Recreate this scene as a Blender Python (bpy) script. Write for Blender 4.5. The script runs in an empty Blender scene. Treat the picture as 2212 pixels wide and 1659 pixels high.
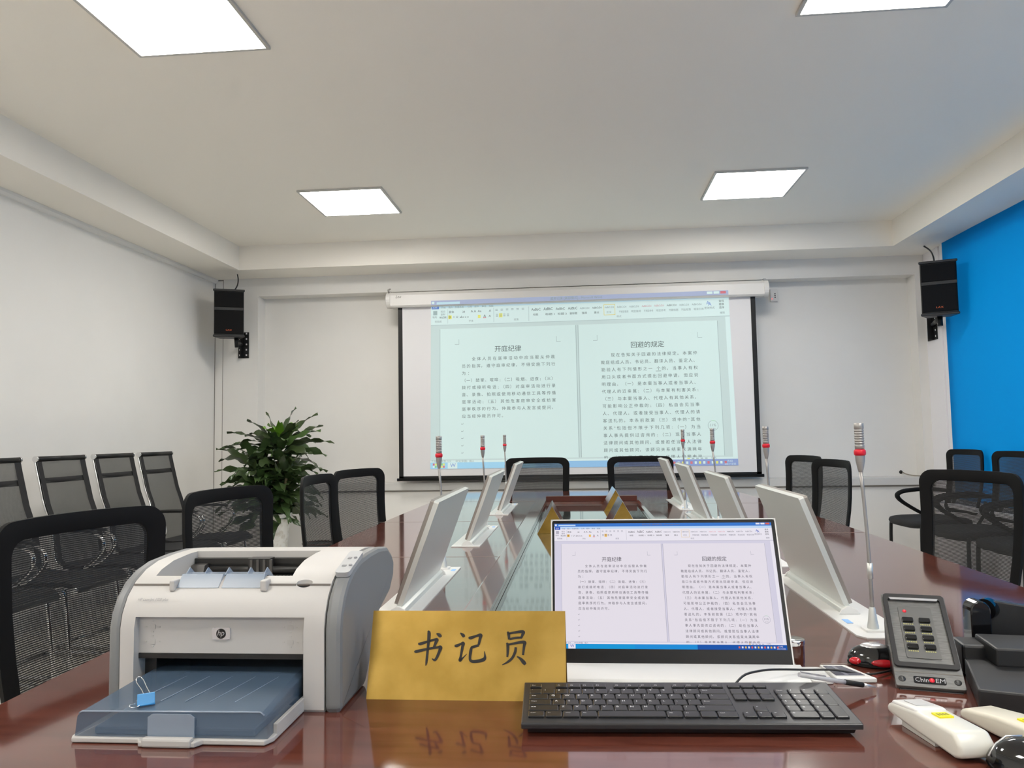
import bpy, bmesh, math, random
from mathutils import Vector, Matrix
random.seed(7)
S = bpy.context.scene
C = S.collection
PI = math.pi
H = 1.135            # lens height above the floor
TT = 0.75            # table top height

# ------------------------------------------------------------------ camera
cam = bpy.data.cameras.new('camera'); camo = bpy.data.objects.new('camera', cam); C.objects.link(camo)
cam.sensor_width = 36.0; cam.lens = 1652.0 / 2212.0 * 36.0; cam.clip_start = 0.02
r = Vector((.99601457, .08757462, -.01690143)); u = Vector((.02276029, -.0663408, .9975374)); w = Vector((-.08623771, .99394647, .06806963))
m = Matrix(((r.x, u.x, -w.x, 0), (r.y, u.y, -w.y, 0), (r.z, u.z, -w.z, H), (0, 0, 0, 1)))
camo.matrix_world = m
S.camera = camo
# ------------------------------------------------------------------ world and exposure
S.view_settings.view_transform = 'Standard'; S.view_settings.look = 'None'
S.view_settings.exposure = 0.0; S.view_settings.gamma = 1.0; S.view_settings.use_curve_mapping = False
PANEL = 29.5
SKY = 1.05
wd = bpy.data.worlds.new('sky'); S.world = wd; wd.use_nodes = True
wd.node_tree.nodes['Background'].inputs[0].default_value = (.72, .86, 1, 1)
wd.node_tree.nodes['Background'].inputs[1].default_value = SKY
S.cycles.max_bounces = 10; S.cycles.transparent_max_bounces = 24; S.cycles.diffuse_bounces = 6
S.cycles.sample_clamp_indirect = 6.0

# ------------------------------------------------------------------ materials
def srgb(c):
    return tuple((v / 255 / 12.92) if v / 255 <= .04045 else ((v / 255 + .055) / 1.055) ** 2.4 for v in c) + (1.0,)
def mat(name, col, rough=.5, metal=0., spec=.5, emis=None, es=0., ior=1.5, coat=0., alpha=1., trans=0.):
    mt = bpy.data.materials.new(name); mt.use_nodes = True
    b = mt.node_tree.nodes['Principled BSDF']
    if len(col) == 3: col = tuple(col) + (1.,)
    b.inputs['Base Color'].default_value = col
    b.inputs['Roughness'].default_value = rough; b.inputs['Metallic'].default_value = metal
    b.inputs['Specular IOR Level'].default_value = spec; b.inputs['IOR'].default_value = ior
    b.inputs['Coat Weight'].default_value = coat; b.inputs['Coat Roughness'].default_value = .05
    b.inputs['Alpha'].default_value = alpha; b.inputs['Transmission Weight'].default_value = trans
    if emis is not None:
        b.inputs['Emission Color'].default_value = tuple(emis)[:3] + (1.,); b.inputs['Emission Strength'].default_value = es
    return mt
def nn(mt, t, **k):
    n = mt.node_tree.nodes.new(t)
    for a, v in k.items(): setattr(n, a, v)
    return n
def lk(mt, a, b): mt.node_tree.links.new(a, b)
def noise_bump(mt, scale, strength, dist=.002, detail=3, coord='Object'):
    tc = nn(mt, 'ShaderNodeTexCoord'); nz = nn(mt, 'ShaderNodeTexNoise'); bp = nn(mt, 'ShaderNodeBump')
    nz.inputs['Scale'].default_value = scale; nz.inputs['Detail'].default_value = detail
    bp.inputs['Strength'].default_value = strength; bp.inputs['Distance'].default_value = dist
    lk(mt, tc.outputs[coord], nz.inputs['Vector']); lk(mt, nz.outputs['Fac'], bp.inputs['Height'])
    lk(mt, bp.outputs['Normal'], mt.node_tree.nodes['Principled BSDF'].inputs['Normal'])
    return mt
def noise_color(mt, c1, c2, scale, detail=4, stretch=(1, 1, 1), lo=.35, hi=.65):
    tc = nn(mt, 'ShaderNodeTexCoord'); mp = nn(mt, 'ShaderNodeMapping'); nz = nn(mt, 'ShaderNodeTexNoise'); cr = nn(mt, 'ShaderNodeValToRGB')
    mp.inputs['Scale'].default_value = stretch; nz.inputs['Scale'].default_value = scale; nz.inputs['Detail'].default_value = detail
    cr.color_ramp.elements[0].position = lo; cr.color_ramp.elements[1].position = hi
    cr.color_ramp.elements[0].color = tuple(c1)[:3] + (1,); cr.color_ramp.elements[1].color = tuple(c2)[:3] + (1,)
    lk(mt, tc.outputs['Object'], mp.inputs['Vector']); lk(mt, mp.outputs[0], nz.inputs['Vector']); lk(mt, nz.outputs['Fac'], cr.inputs[0])
    lk(mt, cr.outputs[0], mt.node_tree.nodes['Principled BSDF'].inputs['Base Color'])
    return mt
M = {}
M['wall'] = noise_bump(noise_color(mat('wall_paint', (.8, .78, .74), .75, spec=.25), (.765, .75, .72), (.80, .785, .755), 1.3), 90, .08)
M['ceil'] = noise_bump(mat('ceiling_paint', (.885, .85, .785), .85, spec=.2), 120, .06)
M['ledge'] = mat('ledge_paint', (.62, .61, .59), .55)
M['floor'] = noise_color(mat('floor_tile', (.72, .69, .62), .25), (.76, .73, .66), (.84, .81, .74), 2.2)
M['groove'] = mat('groove_dark', (.22, .2, .18), .8)
M['white_trim'] = mat('white_trim', (.84, .83, .86), .4)
M['lamp_frame'] = mat('lamp_frame_metal', (.55, .54, .52), .45, metal=.3)
M['lamp'] = mat('lamp_diffuser', (1, 1, 1), .6, emis=(1, .965, .91), es=PANEL)
M['black'] = mat('black_plastic', (.009, .009, .009), .45, spec=.35)
M['chair_black'] = noise_bump(mat('chair_black_plastic', (.007, .007, .0072), .65, spec=.18), 400, .15, .0005)
M['grille'] = noise_bump(mat('speaker_grille', (.006, .006, .0065), .7, spec=.15), 700, .5, .001)
M['charcoal'] = mat('charcoal_plastic', (.017, .017, .018), .42)
M['kb_case'] = mat('keyboard_plastic', (.026, .026, .028), .38)
M['fabric_black'] = noise_bump(mat('black_cloth', (.014, .014, .015), .85), 900, .4, .001)
M['chrome'] = mat('chrome', (.78, .78, .78), .1, metal=1)
M['alu'] = mat('brushed_aluminium', (.72, .74, .71), .42, metal=.5)
M['alu_edge'] = mat('aluminium_edge', (.36, .33, .3), .4, metal=.6)
M['plate_white'] = mat('white_metal_plate', (.74, .74, .72), .3)
M['steel'] = mat('grey_steel', (.40, .385, .37), .4, metal=.5)
M['red'] = mat('red_ring', (.75, .01, .03), .35)
M['gold'] = noise_color(mat('brass_sheet', (.62, .4, .08), .38, metal=.8), (.36, .225, .045), (.48, .31, .075), 14)
M['mirror'] = mat('silver_mirror_sheet', (.75, .75, .74), .12, metal=1)
M['ink'] = mat('black_engraving', (.008, .006, .005), .5)
M['ink_soft'] = mat('grey_print', (.25, .25, .26), .6)
M['paper_white'] = mat('printer_white', (.515, .50, .48), .45)
M['printer_grey'] = mat('printer_grey', (.205, .21, .215), .42)
M['printer_dark'] = mat('printer_mechanism', (.018, .017, .016), .4)
M['printer_dark2'] = mat('printer_mechanism_edge', (.08, .075, .07), .35)
M['smoke'] = mat('smoked_blue_plastic', (.09, .14, .21), .22, alpha=.66)
M['clear'] = mat('clear_blue_plastic', (.36, .43, .53), .15, alpha=.6)
M['tray_in'] = mat('tray_blue_inner', (.28, .36, .46), .4)
M['clip_blue'] = mat('clip_blue', (.06, .30, .62), .35)
M['screen_black'] = mat('glossy_black_bezel', (.008, .008, .009), .32, spec=.25)
M['fab_white'] = mat('projection_fabric', (.72, .71, .72), .9, spec=.1)
M['housing'] = mat('housing_white', (.70, .685, .66), .4)
M['orange'] = mat('orange_badge', (.85, .16, .05), .5)
M['led_red'] = mat('red_led', (1, .1, .1), .4, emis=(1, .1, .08), es=2)
M['label_blue'] = mat('blue_sticker', (.25, .5, .9), .4)
M['rubber'] = mat('black_rubber', (.01, .01, .01), .7)
M['cream'] = noise_bump(mat('cream_plastic', (.70, .66, .55), .32), 40, .05)
M['ivory'] = mat('ivory_plastic', (.74, .73, .66), .28)
M['ivory2'] = mat('ivory_plastic_lid', (.78, .78, .76), .25)
M['yellow'] = mat('yellow_sticker', (.82, .74, .01), .5)
M['pad_metal'] = noise_color(mat('grey_brushed_pad', (.2, .2, .2), .38, metal=.5), (.17, .17, .165), (.23, .23, .225), 60, stretch=(1, 12, 1))
M['gloss_black'] = mat('gloss_black', (.006, .006, .007), .07, coat=.5)
M['gloss_red'] = mat('gloss_red', (.55, .01, .02), .1, coat=.5)
M['silver'] = mat('silver_paint', (.72, .72, .74), .22, metal=.6)
M['pot'] = noise_bump(noise_color(mat('white_pot', (.8, .79, .76), .35), (.80, .79, .76), (.66, .63, .57), 22, lo=.5, hi=.62), 24, .9, .012)
M['soil'] = mat('soil', (.05, .03, .02), .95)
M['stem'] = mat('cane_stem', (.16, .13, .07), .8)
M['brown_gloss'] = mat('brown_lacquer', (.09, .03, .018), .1, coat=.4)
M['phone_glass'] = mat('grey_phone_glass', (.12, .12, .15), .06)
M['wire'] = mat('wire_black', (.02, .02, .02), .5)
M['wire_grey'] = mat('wire_grey', (.28, .25, .2), .5)

def leaf_mat():
    mt = mat('dracaena_leaf', (.03, .08, .015), .3, coat=.15)
    b = mt.node_tree.nodes['Principled BSDF']
    at = nn(mt, 'ShaderNodeAttribute', attribute_name='tone'); cr = nn(mt, 'ShaderNodeValToRGB')
    e = cr.color_ramp.elements
    e[0].position = 0; e[0].color = (.034, .05, .018, 1); e[1].position = 1; e[1].color = (.15, .34, .02, 1)
    n = e.new(.45); n.color = (.055, .10, .032, 1)
    lk(mt, at.outputs['Fac'], cr.inputs[0]); lk(mt, cr.outputs[0], b.inputs['Base Color'])
    return mt
M['leaf'] = leaf_mat()

def wood_mat():
    mt = mat('mahogany_gloss', (.1, .025, .018), .09, ior=1.75, coat=.5)
    b = mt.node_tree.nodes['Principled BSDF']
    tc = nn(mt, 'ShaderNodeTexCoord'); mp = nn(mt, 'ShaderNodeMapping'); nz = nn(mt, 'ShaderNodeTexNoise'); cr = nn(mt, 'ShaderNodeValToRGB')
    mp.inputs['Scale'].default_value = (3, 26, 3); nz.inputs['Scale'].default_value = 2.2; nz.inputs['Detail'].default_value = 7; nz.inputs['Distortion'].default_value = .8
    cr.color_ramp.elements[0].position = .3; cr.color_ramp.elements[1].position = .72
    cr.color_ramp.elements[0].color = (.085, .024, .016, 1); cr.color_ramp.elements[1].color = (.155, .046, .030, 1)
    lk(mt, tc.outputs['Object'], mp.inputs[0]); lk(mt, mp.outputs[0], nz.inputs[0]); lk(mt, nz.outputs['Fac'], cr.inputs[0])
    lk(mt, cr.outputs[0], b.inputs['Base Color'])
    n2 = nn(mt, 'ShaderNodeTexNoise'); n2.inputs['Scale'].default_value = 9
    mr = nn(mt, 'ShaderNodeMapRange'); mr.inputs[3].default_value = .07; mr.inputs[4].default_value = .12
    lk(mt, tc.outputs['Object'], n2.inputs[0]); lk(mt, n2.outputs['Fac'], mr.inputs[0]); lk(mt, mr.outputs[0], b.inputs['Roughness'])
    return mt
M['wood'] = wood_mat()
M['wood_dark'] = mat('mahogany_side', (.085, .018, .012), .25)
M['dark_glass'] = mat('dark_glass_panel', (.05, .05, .045), .05, ior=2.1, coat=.5)

def mesh_fabric(name, pz, dz, px, dx, col):
    mt = bpy.data.materials.new(name); mt.use_nodes = True
    nt = mt.node_tree; b = nt.nodes['Principled BSDF']; out = nt.nodes['Material Output']
    b.inputs['Base Color'].default_value = col + (1,); b.inputs['Roughness'].default_value = .6
    tc = nn(mt, 'ShaderNodeTexCoord'); sp = nn(mt, 'ShaderNodeSeparateXYZ'); lk(mt, tc.outputs['Object'], sp.inputs[0])
    def stripes(sock, p, d):
        a = nn(mt, 'ShaderNodeMath', operation='DIVIDE'); a.inputs[1].default_value = p; lk(mt, sock, a.inputs[0])
        f = nn(mt, 'ShaderNodeMath', operation='FRACT'); lk(mt, a.outputs[0], f.inputs[0])
        l = nn(mt, 'ShaderNodeMath', operation='LESS_THAN'); l.inputs[1].default_value = d; lk(mt, f.outputs[0], l.inputs[0])
        return l.outputs[0]
    mx = nn(mt, 'ShaderNodeMath', operation='MAXIMUM')
    lk(mt, stripes(sp.outputs['Z'], pz, dz), mx.inputs[0]); lk(mt, stripes(sp.outputs['X'], px, dx), mx.inputs[1])
    tr = nn(mt, 'ShaderNodeBsdfTransparent'); ms = nn(mt, 'ShaderNodeMixShader')
    lk(mt, mx.outputs[0], ms.inputs[0]); lk(mt, tr.outputs[0], ms.inputs[1]); lk(mt, b.outputs[0], ms.inputs[2]); lk(mt, ms.outputs[0], out.inputs[0])
    return mt
M['net'] = mesh_fabric('black_netting', .0046, .56, .0031, .42, (.02, .0205, .021))
M['net_fine'] = mesh_fabric('black_fine_netting', .0024, .56, .0024, .48, (.022, .022, .021))

def blind_mat():
    mt = bpy.data.materials.new('blue_blind_cloth'); mt.use_nodes = True
    nt = mt.node_tree; b = nt.nodes['Principled BSDF']; out = nt.nodes['Material Output']
    b.inputs['Base Color'].default_value = (.0, .265, .66, 1); b.inputs['Roughness'].default_value = .8; b.inputs['Specular IOR Level'].default_value = .15
    t = nn(mt, 'ShaderNodeBsdfTranslucent'); t.inputs[0].default_value = (.002, .37, .85, 1)
    ms = nn(mt, 'ShaderNodeMixShader'); ms.inputs[0].default_value = .3
    lk(mt, b.outputs[0], ms.inputs[1]); lk(mt, t.outputs[0], ms.inputs[2]); lk(mt, ms.outputs[0], out.inputs[0])
    return mt
M['blind'] = blind_mat()

# ------------------------------------------------------------------ mesh helpers
class MB:
    def __init__(s): s.bm = bmesh.new()
    def box(s, x0, x1, y0, y1, z0, z1, mtx=None, bev=0, seg=2, mi=0):
        b = bmesh.new(); bmesh.ops.create_cube(b, size=1)
        for v in b.verts: v.co = Vector(((x0 + x1) / 2 + v.co.x * (x1 - x0), (y0 + y1) / 2 + v.co.y * (y1 - y0), (z0 + z1) / 2 + v.co.z * (z1 - z0)))
        if bev: bmesh.ops.bevel(b, geom=b.edges[:], offset=bev, segments=seg, profile=.5, affect='EDGES')
        s.merge(b, mtx, mi); return s
    def merge(s, b, mtx=None, mi=0):
        if mtx is not None: bmesh.ops.transform(b, matrix=mtx, verts=b.verts)
        bmesh.ops.recalc_face_normals(b, faces=b.faces)
        mp = {}
        for v in b.verts: mp[v] = s.bm.verts.new(v.co)
        for f in b.faces:
            try:
                g = s.bm.faces.new([mp[v] for v in f.verts]); g.material_index = mi; g.smooth = f.smooth
            except ValueError: pass
        b.free()
    def prism(s, pts, axis, a0, a1, bev=0, seg=2, mtx=None, mi=0):
        """pts: 2D outline; extruded along axis between a0 and a1. x: pts=(y,z); y: pts=(x,z); z: pts=(x,y)"""
        b = bmesh.new()
        def mk(p, a): return {'x': (a, p[0], p[1]), 'y': (p[0], a, p[1]), 'z': (p[0], p[1], a)}[axis]
        A = [b.verts.new(mk(p, a0)) for p in pts]; B = [b.verts.new(mk(p, a1)) for p in pts]
        b.faces.new(A); b.faces.new(B[::-1]); n = len(pts)
        for i in range(n): b.faces.new((A[i], B[i], B[(i + 1) % n], A[(i + 1) % n]))
        if bev:
            bmesh.ops.recalc_face_normals(b, faces=b.faces)
            es = [e for e in b.edges if len(e.link_faces) == 2 and e.calc_face_angle(0) > .5]
            bmesh.ops.bevel(b, geom=es, offset=bev, segments=seg, profile=.5, affect='EDGES')
        s.merge(b, mtx, mi); return s
    def tube(s, pts, rad, seg=8, closed=False, cap=True, flat=None, mi=0, mtx=None, soft=False):
        """round tube along points; rad may be a list; flat=(scale along side) makes it oval"""
        if soft:
            if isinstance(rad, (list, tuple)): pts, rad = smooth_path(pts, rad)
            else: pts = smooth_path(pts)
        b = bmesh.new(); pts = [Vector(p) for p in pts]; n = len(pts); rings = []
        up = Vector((0, 0, 1)); prev = None
        for i, p in enumerate(pts):
            if closed: t = pts[(i + 1) % n] - pts[i - 1]
            else: t = pts[min(i + 1, n - 1)] - pts[max(i - 1, 0)]
            t.normalize()
            if prev is None: a = up.cross(t) if abs(t.z) < .95 else Vector((1, 0, 0)).cross(t)
            else: a = prev - t * prev.dot(t)
            a.normalize(); prev = a; c = t.cross(a)
            rr = rad[i] if isinstance(rad, (list, tuple)) else rad
            fl = flat or (1, 1)
            rings.append([b.verts.new(p + a * math.cos(2 * PI * k / seg) * rr * fl[0] + c * math.sin(2 * PI * k / seg) * rr * fl[1]) for k in range(seg)])
        for i in range(n if closed else n - 1):
            A, B = rings[i], rings[(i + 1) % n]
            for k in range(seg):
                f = b.faces.new((A[k], A[(k + 1) % seg], B[(k + 1) % seg], B[k])); f.smooth = True
        if cap and not closed: b.faces.new(rings[0][::-1]); b.faces.new(rings[-1])
        s.merge(b, mtx, mi); return s
    def lathe(s, prof, seg=24, origin=(0, 0, 0), axis='z', mi=0, mtx=None):
        b = bmesh.new(); rings = []
        for rr, z in prof:
            ring = []
            for k in range(seg):
                a = 2 * PI * k / seg; p = (rr * math.cos(a), rr * math.sin(a), z)
                if axis == 'x': p = (z, p[0], p[1])
                elif axis == 'y': p = (p[0], z, p[1])
                ring.append(b.verts.new(Vector(p) + Vector(origin)))
            rings.append(ring)
        for A, B in zip(rings, rings[1:]):
            for k in range(seg):
                f = b.faces.new((A[k], A[(k + 1) % seg], B[(k + 1) % seg], B[k])); f.smooth = True
        b.faces.new(rings[0][::-1]); b.faces.new(rings[-1])
        s.merge(b, mtx, mi); return s
    def quad(s, a, b, c, d, mi=0):
        f = s.bm.faces.new([s.bm.verts.new(p) for p in (a, b, c, d)]); f.material_index = mi; return s
    def build(s, name, mt, parent=None, smooth=False, angle=None, loc=None):
        me = bpy.data.meshes.new(name)
        if smooth:
            for f in s.bm.faces: f.smooth = True
        s.bm.to_mesh(me); s.bm.free()
        for x in (mt if isinstance(mt, (list, tuple)) else [mt]): me.materials.append(x)
        o = bpy.data.objects.new(name, me); C.objects.link(o)
        if angle is not None:
            try: me.set_sharp_from_angle(angle=math.radians(angle))
            except Exception: pass
        if parent: o.parent = parent
        if loc: o.location = loc
        return o
def build_each(mb, name, mt, parent, **k):
    """every loose piece of the mesh becomes a part of its own"""
    bm = mb.bm; bm.verts.ensure_lookup_table(); seen = set(); out = []
    for v in bm.verts:
        if v in seen: continue
        st = [v]; comp = []; seen.add(v)
        while st:
            a = st.pop(); comp.append(a)
            for e in a.link_edges:
                o = e.other_vert(a)
                if o not in seen: seen.add(o); st.append(o)
        n = MB(); mp = {a: n.bm.verts.new(a.co) for a in comp}; cs = set(comp); fs = set(f for a in comp for f in a.link_faces)
        for f in fs:
            g = n.bm.faces.new([mp[a] for a in f.verts]); g.smooth = f.smooth
        out.append(n.build(name, mt, parent, **k))
    bm.free(); return out
def thing(name, label, cat, loc=(0, 0, 0), rz=0, group=None):
    o = bpy.data.objects.new(name, None); C.objects.link(o); o.location = loc; o.rotation_euler = (0, 0, rz); o.empty_display_size = .1
    o['label'] = label; o['category'] = cat
    if group: o['group'] = group
    return o
def tag(o, label, cat, group=None):
    o['label'] = label; o['category'] = cat
    if group: o['group'] = group
    return o
def struct(o): o['kind'] = 'structure'; return o
def copy_tree(o, parent=None):
    c = o.copy(); C.objects.link(c); c.parent = parent
    for ch in list(o.children): copy_tree(ch, c)
    return c
def boolean(a, b, op='DIFFERENCE'):
    pa = a.parent; a.parent = None; b.parent = None
    md = a.modifiers.new('b', 'BOOLEAN'); md.object = b; md.operation = op; md.solver = 'EXACT'
    dg = bpy.context.evaluated_depsgraph_get(); dg.update()
    me = bpy.data.meshes.new_from_object(a.evaluated_get(dg)); a.modifiers.clear(); old = a.data; a.data = me
    me.name = old.name; a.parent = pa
    bpy.data.objects.remove(b, do_unlink=True)
    return a
def rot(ax, deg, origin=(0, 0, 0)):
    o = Vector(origin); return Matrix.Translation(o) @ Matrix.Rotation(math.radians(deg), 4, ax) @ Matrix.Translation(-o)
def arc(cx, cy, rr, a0, a1, n): return [(cx + rr * math.cos(math.radians(a0 + (a1 - a0) * i / n)), cy + rr * math.sin(math.radians(a0 + (a1 - a0) * i / n))) for i in range(n + 1)]
def smooth_path(pts, rad=None, n=4):
    """Catmull-Rom refinement of a path (and its radii)"""
    P = [tuple(p) + ((rad[i],) if rad else ()) for i, p in enumerate(pts)]; out = []
    for i in range(len(P) - 1):
        a, b_, c, d = P[max(i - 1, 0)], P[i], P[i + 1], P[min(i + 2, len(P) - 1)]
        for k in range(n):
            t = k / n; out.append(tuple(.5 * (2 * b_[j] + (-a[j] + c[j]) * t + (2 * a[j] - 5 * b_[j] + 4 * c[j] - d[j]) * t * t + (-a[j] + 3 * b_[j] - 3 * c[j] + d[j]) * t ** 3) for j in range(len(b_))))
    out.append(P[-1])
    return ([o[:3] for o in out], [o[3] for o in out]) if rad else out
def rrect(x0, x1, y0, y1, rr, n=5):
    return arc(x1 - rr, y0 + rr, rr, -90, 0, n) + arc(x1 - rr, y1 - rr, rr, 0, 90, n) + arc(x0 + rr, y1 - rr, rr, 90, 180, n) + arc(x0 + rr, y0 + rr, rr, 180, 270, n)

_tc = bpy.data.curves.new('glyphs', 'FONT'); _to = bpy.data.objects.new('glyphs', _tc); C.objects.link(_to)
def glyphs(txt):
    """text -> (verts2d, faces, width) at size 1"""
    _tc.body = txt; _tc.size = 1.0; _tc.resolution_u = 2
    dg = bpy.context.evaluated_depsgraph_get(); dg.update()
    ev = _to.evaluated_get(dg); me = ev.to_mesh()
    vs = [(v.co.x, v.co.y) for v in me.vertices]; fs = [tuple(p.vertices) for p in me.polygons]
    ev.to_mesh_clear()
    x0 = min([v[0] for v in vs], default=0); x1 = max([v[0] for v in vs], default=1)
    return vs, fs, x0, x1
_gc = {}
def add_cells(mb, txt, fn, size, cell, total=None, x=0., y=0., mi=0):
    """one glyph per cell, narrow marks take about half a cell; total stretches the cells to a width"""
    wd_ = [.55 if ch in ';: ' else (.5 if ch in '“”' else 1.) for ch in txt]
    k = cell if total is None else total / sum(wd_)
    for ch, cw in zip(txt, wd_):
        if ch not in ' 　':
            if ch not in _gc: _gc[ch] = glyphs(ch)
            vs, fs, x0, x1 = _gc[ch]
            off = 0. if ch in '，。、；（）' else (cw * k - (x1 - x0) * size) / 2 - x0 * size
            if ch in '，。、': off = .1 * size - x0 * size
            if ch == '（': off = k - (x1 + .06) * size
            if ch == '）': off = (.06 - x0) * size
            bv = [mb.bm.verts.new(fn(x + off + a * size, y + b * size)) for a, b in vs]
            for f in fs:
                try: g = mb.bm.faces.new([bv[i] for i in f]); g.material_index = mi
                except ValueError: pass
        x += cw * k
def add_text(mb, txt, fn, size=1., x=0., y=0., fit=None, mi=0, shear=0.):
    """fn maps (x, y) to a 3D point; fit = exact width"""
    vs, fs, x0, x1 = glyphs(txt)
    if not vs: return
    sx = size
    if fit: sx = fit / (x1 - x0)
    bv = [mb.bm.verts.new(fn(x + (a - x0) * sx + shear * b * size, y + b * size)) for a, b in vs]
    for f in fs:
        try: g = mb.bm.faces.new([bv[i] for i in f]); g.material_index = mi
        except ValueError: pass

# ================================================================== ROOM
XL, XR, YB, YN = -3.37, 3.0, 6.83, -3.3
ZC, ZS = 2.859, 2.644
XSL, XSR, YS = -2.97, 2.608, 6.456
struct(MB().box(XL - .15, XR + .4, YN - .15, YB + .4, -.06, 0).build('floor', M['floor']))
struct(MB().box(XSL - .3, XSR + .3, YN - .3, YS + .3, ZC, ZC + .08).build('ceiling', M['ceil']))
b = MB()   # dropped border of the ceiling
b.box(XL - .1, XSL, YN - .1, YB + .2, ZS, ZC + .08); b.box(XSR, XR + .15, YN - .1, YB + .2, ZS, ZC + .08)
b.box(XSL, XSR, YS, YB + .2, ZS, ZC + .08); b.box(XSL, XSR, YN - .1, YN + .35, ZS, ZC + .08)
struct(b.build('ceiling_border', M['ceil']))
b = MB(); b.box(XL - .12, XL, YN, YB + .3, 0, ZC); struct(b.build('wall_left', M['wall']))
struct(MB().box(XL - .12, XR + .12, YN - .12, YN, 0, ZC).build('wall_near', M['wall']))
# far wall with a shallow rectangular recess
RX0, RX1, RZ1, RZ0 = -2.955, 2.925, 2.475, .73
b = MB(); b.box(XL - .12, RX0, YB, YB + .3, 0, ZC); b.box(RX1, XR + .12, YB, YB + .3, 0, ZC)
b.box(RX0, RX1, YB, YB + .3, RZ1, ZC); b.box(RX0, RX1, YB, YB + .3, 0, RZ0 - .07); b.box(RX0, RX1, YB + .16, YB + .3, RZ0 - .07, RZ1)
struct(b.build('wall_back', M['wall']))
b = MB(); b.box(RX0, XR - .001, YB - .028, YB + .158, RZ0 - .065, RZ0, bev=.004)
struct(b.build('trim_1', M['ledge']))
b = MB(); b.box(RX0, XR - .001, YB - .012, YB - .0005, RZ0 - .078, RZ0 - .066); struct(b.build('trim_2', M['groove']))
b = MB(); b.prism([(XL + .0005, ZS - .001), (XL + .03, ZS - .001), (XL + .026, ZS - .018), (XL + .012, ZS - .034), (XL + .0005, ZS - .038)], 'y', YN + .01, YB - .002)
struct(b.build('trim_3', M['wall']))
b = MB(); b.box(-3.294, -3.290, YB - .0015, YB - .0002, .1, ZS - .002); b.box(XL + .0005, XL + .004, YB - .006, YB - .0005, .1, ZS - .002)
b.box(XL + .004, -3.292, YB - .004, YB - .0005, ZS - .012, ZS - .004)
struct(b.build('trim_4', M['groove']))
# right wall with the window opening behind the blue blind
WY1, WZ0 = 6.34, .56
b = MB(); b.box(XR, XR + .12, WY1, YB + .3, 0, ZC); b.box(XR, XR + .12, YN, WY1, 0, WZ0); b.box(XR, XR + .12, YN, YN + .4, WZ0, ZC)
b.box(XR, XR + .12, YN, WY1, ZS - .12, ZC)
struct(b.build('wall_right', M['white_trim']))
b = MB(); b.box(XR - .02, XR - .0005, 6.43, 6.475, WZ0 - .03, ZS - .001); b.box(XR - .012, XR - .0005, 6.53, 6.57, WZ0 - .03, ZS - .001)
struct(b.build('window_1', M['white_trim']))
struct(MB().box(XR - .16, XR - .0005, YN + .02, 6.62, WZ0 - .035, WZ0 - .002, bev=.004).build('trim_5', M['white_trim']))
struct(MB().box(XL + .0005, XL + .015, YN, YB - .001, .0, .1).build('baseboard_left', M['ledge']))
struct(MB().box(XL + .016, XR - .001, YB - .015, YB - .0005, .0, .1).build('baseboard_back', M['ledge']))
bl = thing('roller_blind', 'bright blue roller blind covering the window on the right wall', 'blind', (XR - .03, 2.0, WZ0))
b = MB(); n = 60
for i in range(n):   # cloth with very shallow waves
    y0, y1 = YN + .06 - 2 + (6.415 - YN - .06) * i / n, YN + .06 - 2 + (6.415 - YN - .06) * (i + 1) / n
    f = lambda y: .003 * math.sin(y * 2.3) + .002 * math.sin(y * 6.1)
    b.quad((f(y0), y0, .012), (f(y1), y1, .012), (f(y1), y1, ZS - WZ0 - .001), (f(y0), y0, ZS - WZ0 - .001))
bmesh.ops.remove_doubles(b.bm, verts=b.bm.verts, dist=1e-4)
b.build('blind_cloth', M['blind'], bl, smooth=True)
MB().box(-.008, .008, YN + .06 - 2, 4.415, .001, .02, bev=.003).build('bottom_bar', M['white_trim'], bl)
# cable hole with a stub of cable in the recess
tag(MB().tube([(2.80, YB + .15, .765), (2.81, YB + .11, .752), (2.84, YB + .07, .742), (2.9, YB + .05, .737), (2.93, YB + .02, .736)], .005, 6, soft=True).build('cable_stub', M['wire_grey']), 'short greyish cable poking out of a hole above the wall ledge', 'cable')
o = MB().lathe([(.0, 0), (.016, 0), (.016, .002), (0, .002)], 16, (0, 0, 0), 'y').build('cable_hole', M['black']); o.location = (2.79, YB + .157, .765); struct(o)

# ---- ceiling lights
def ceiling_light(x, y, label):
    t = thing('ceiling_light', label, 'ceiling light', (x, y, ZC), 0, 'square ceiling lights'); a = .285; f = .30
    b = MB()
    for (x0, x1, y0, y1) in ((-f, f, -f, -a), (-f, f, a, f), (-f, -a, -a, a), (a, f, -a, a)): b.box(x0, x1, y0, y1, -.014, -.0005)
    b.build('frame', M['lamp_frame'], t)
    MB().box(-a, a, -a, a, -.011, -.002).build('diffuser', M['lamp'], t)
    return t
for i, (yy, w_) in enumerate(((5.343, 'far'), (2.847, 'near'))):
    for xx, sd in ((-1.612, 'left'), (1.23, 'right')):
        ceiling_light(xx, yy, 'square white ceiling light, %s side, %s' % (sd, 'in the row close to the projection screen' if i == 0 else 'cut by the top edge of the photo'))
for yy in (.35, -2.1):
    for xx, sd in ((-1.612, 'left'), (1.23, 'right')):
        ceiling_light(xx, yy, 'square ceiling light on the %s, %s' % (sd, 'above the viewer' if yy > 0 else 'behind the viewer near the rear wall'))

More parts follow.
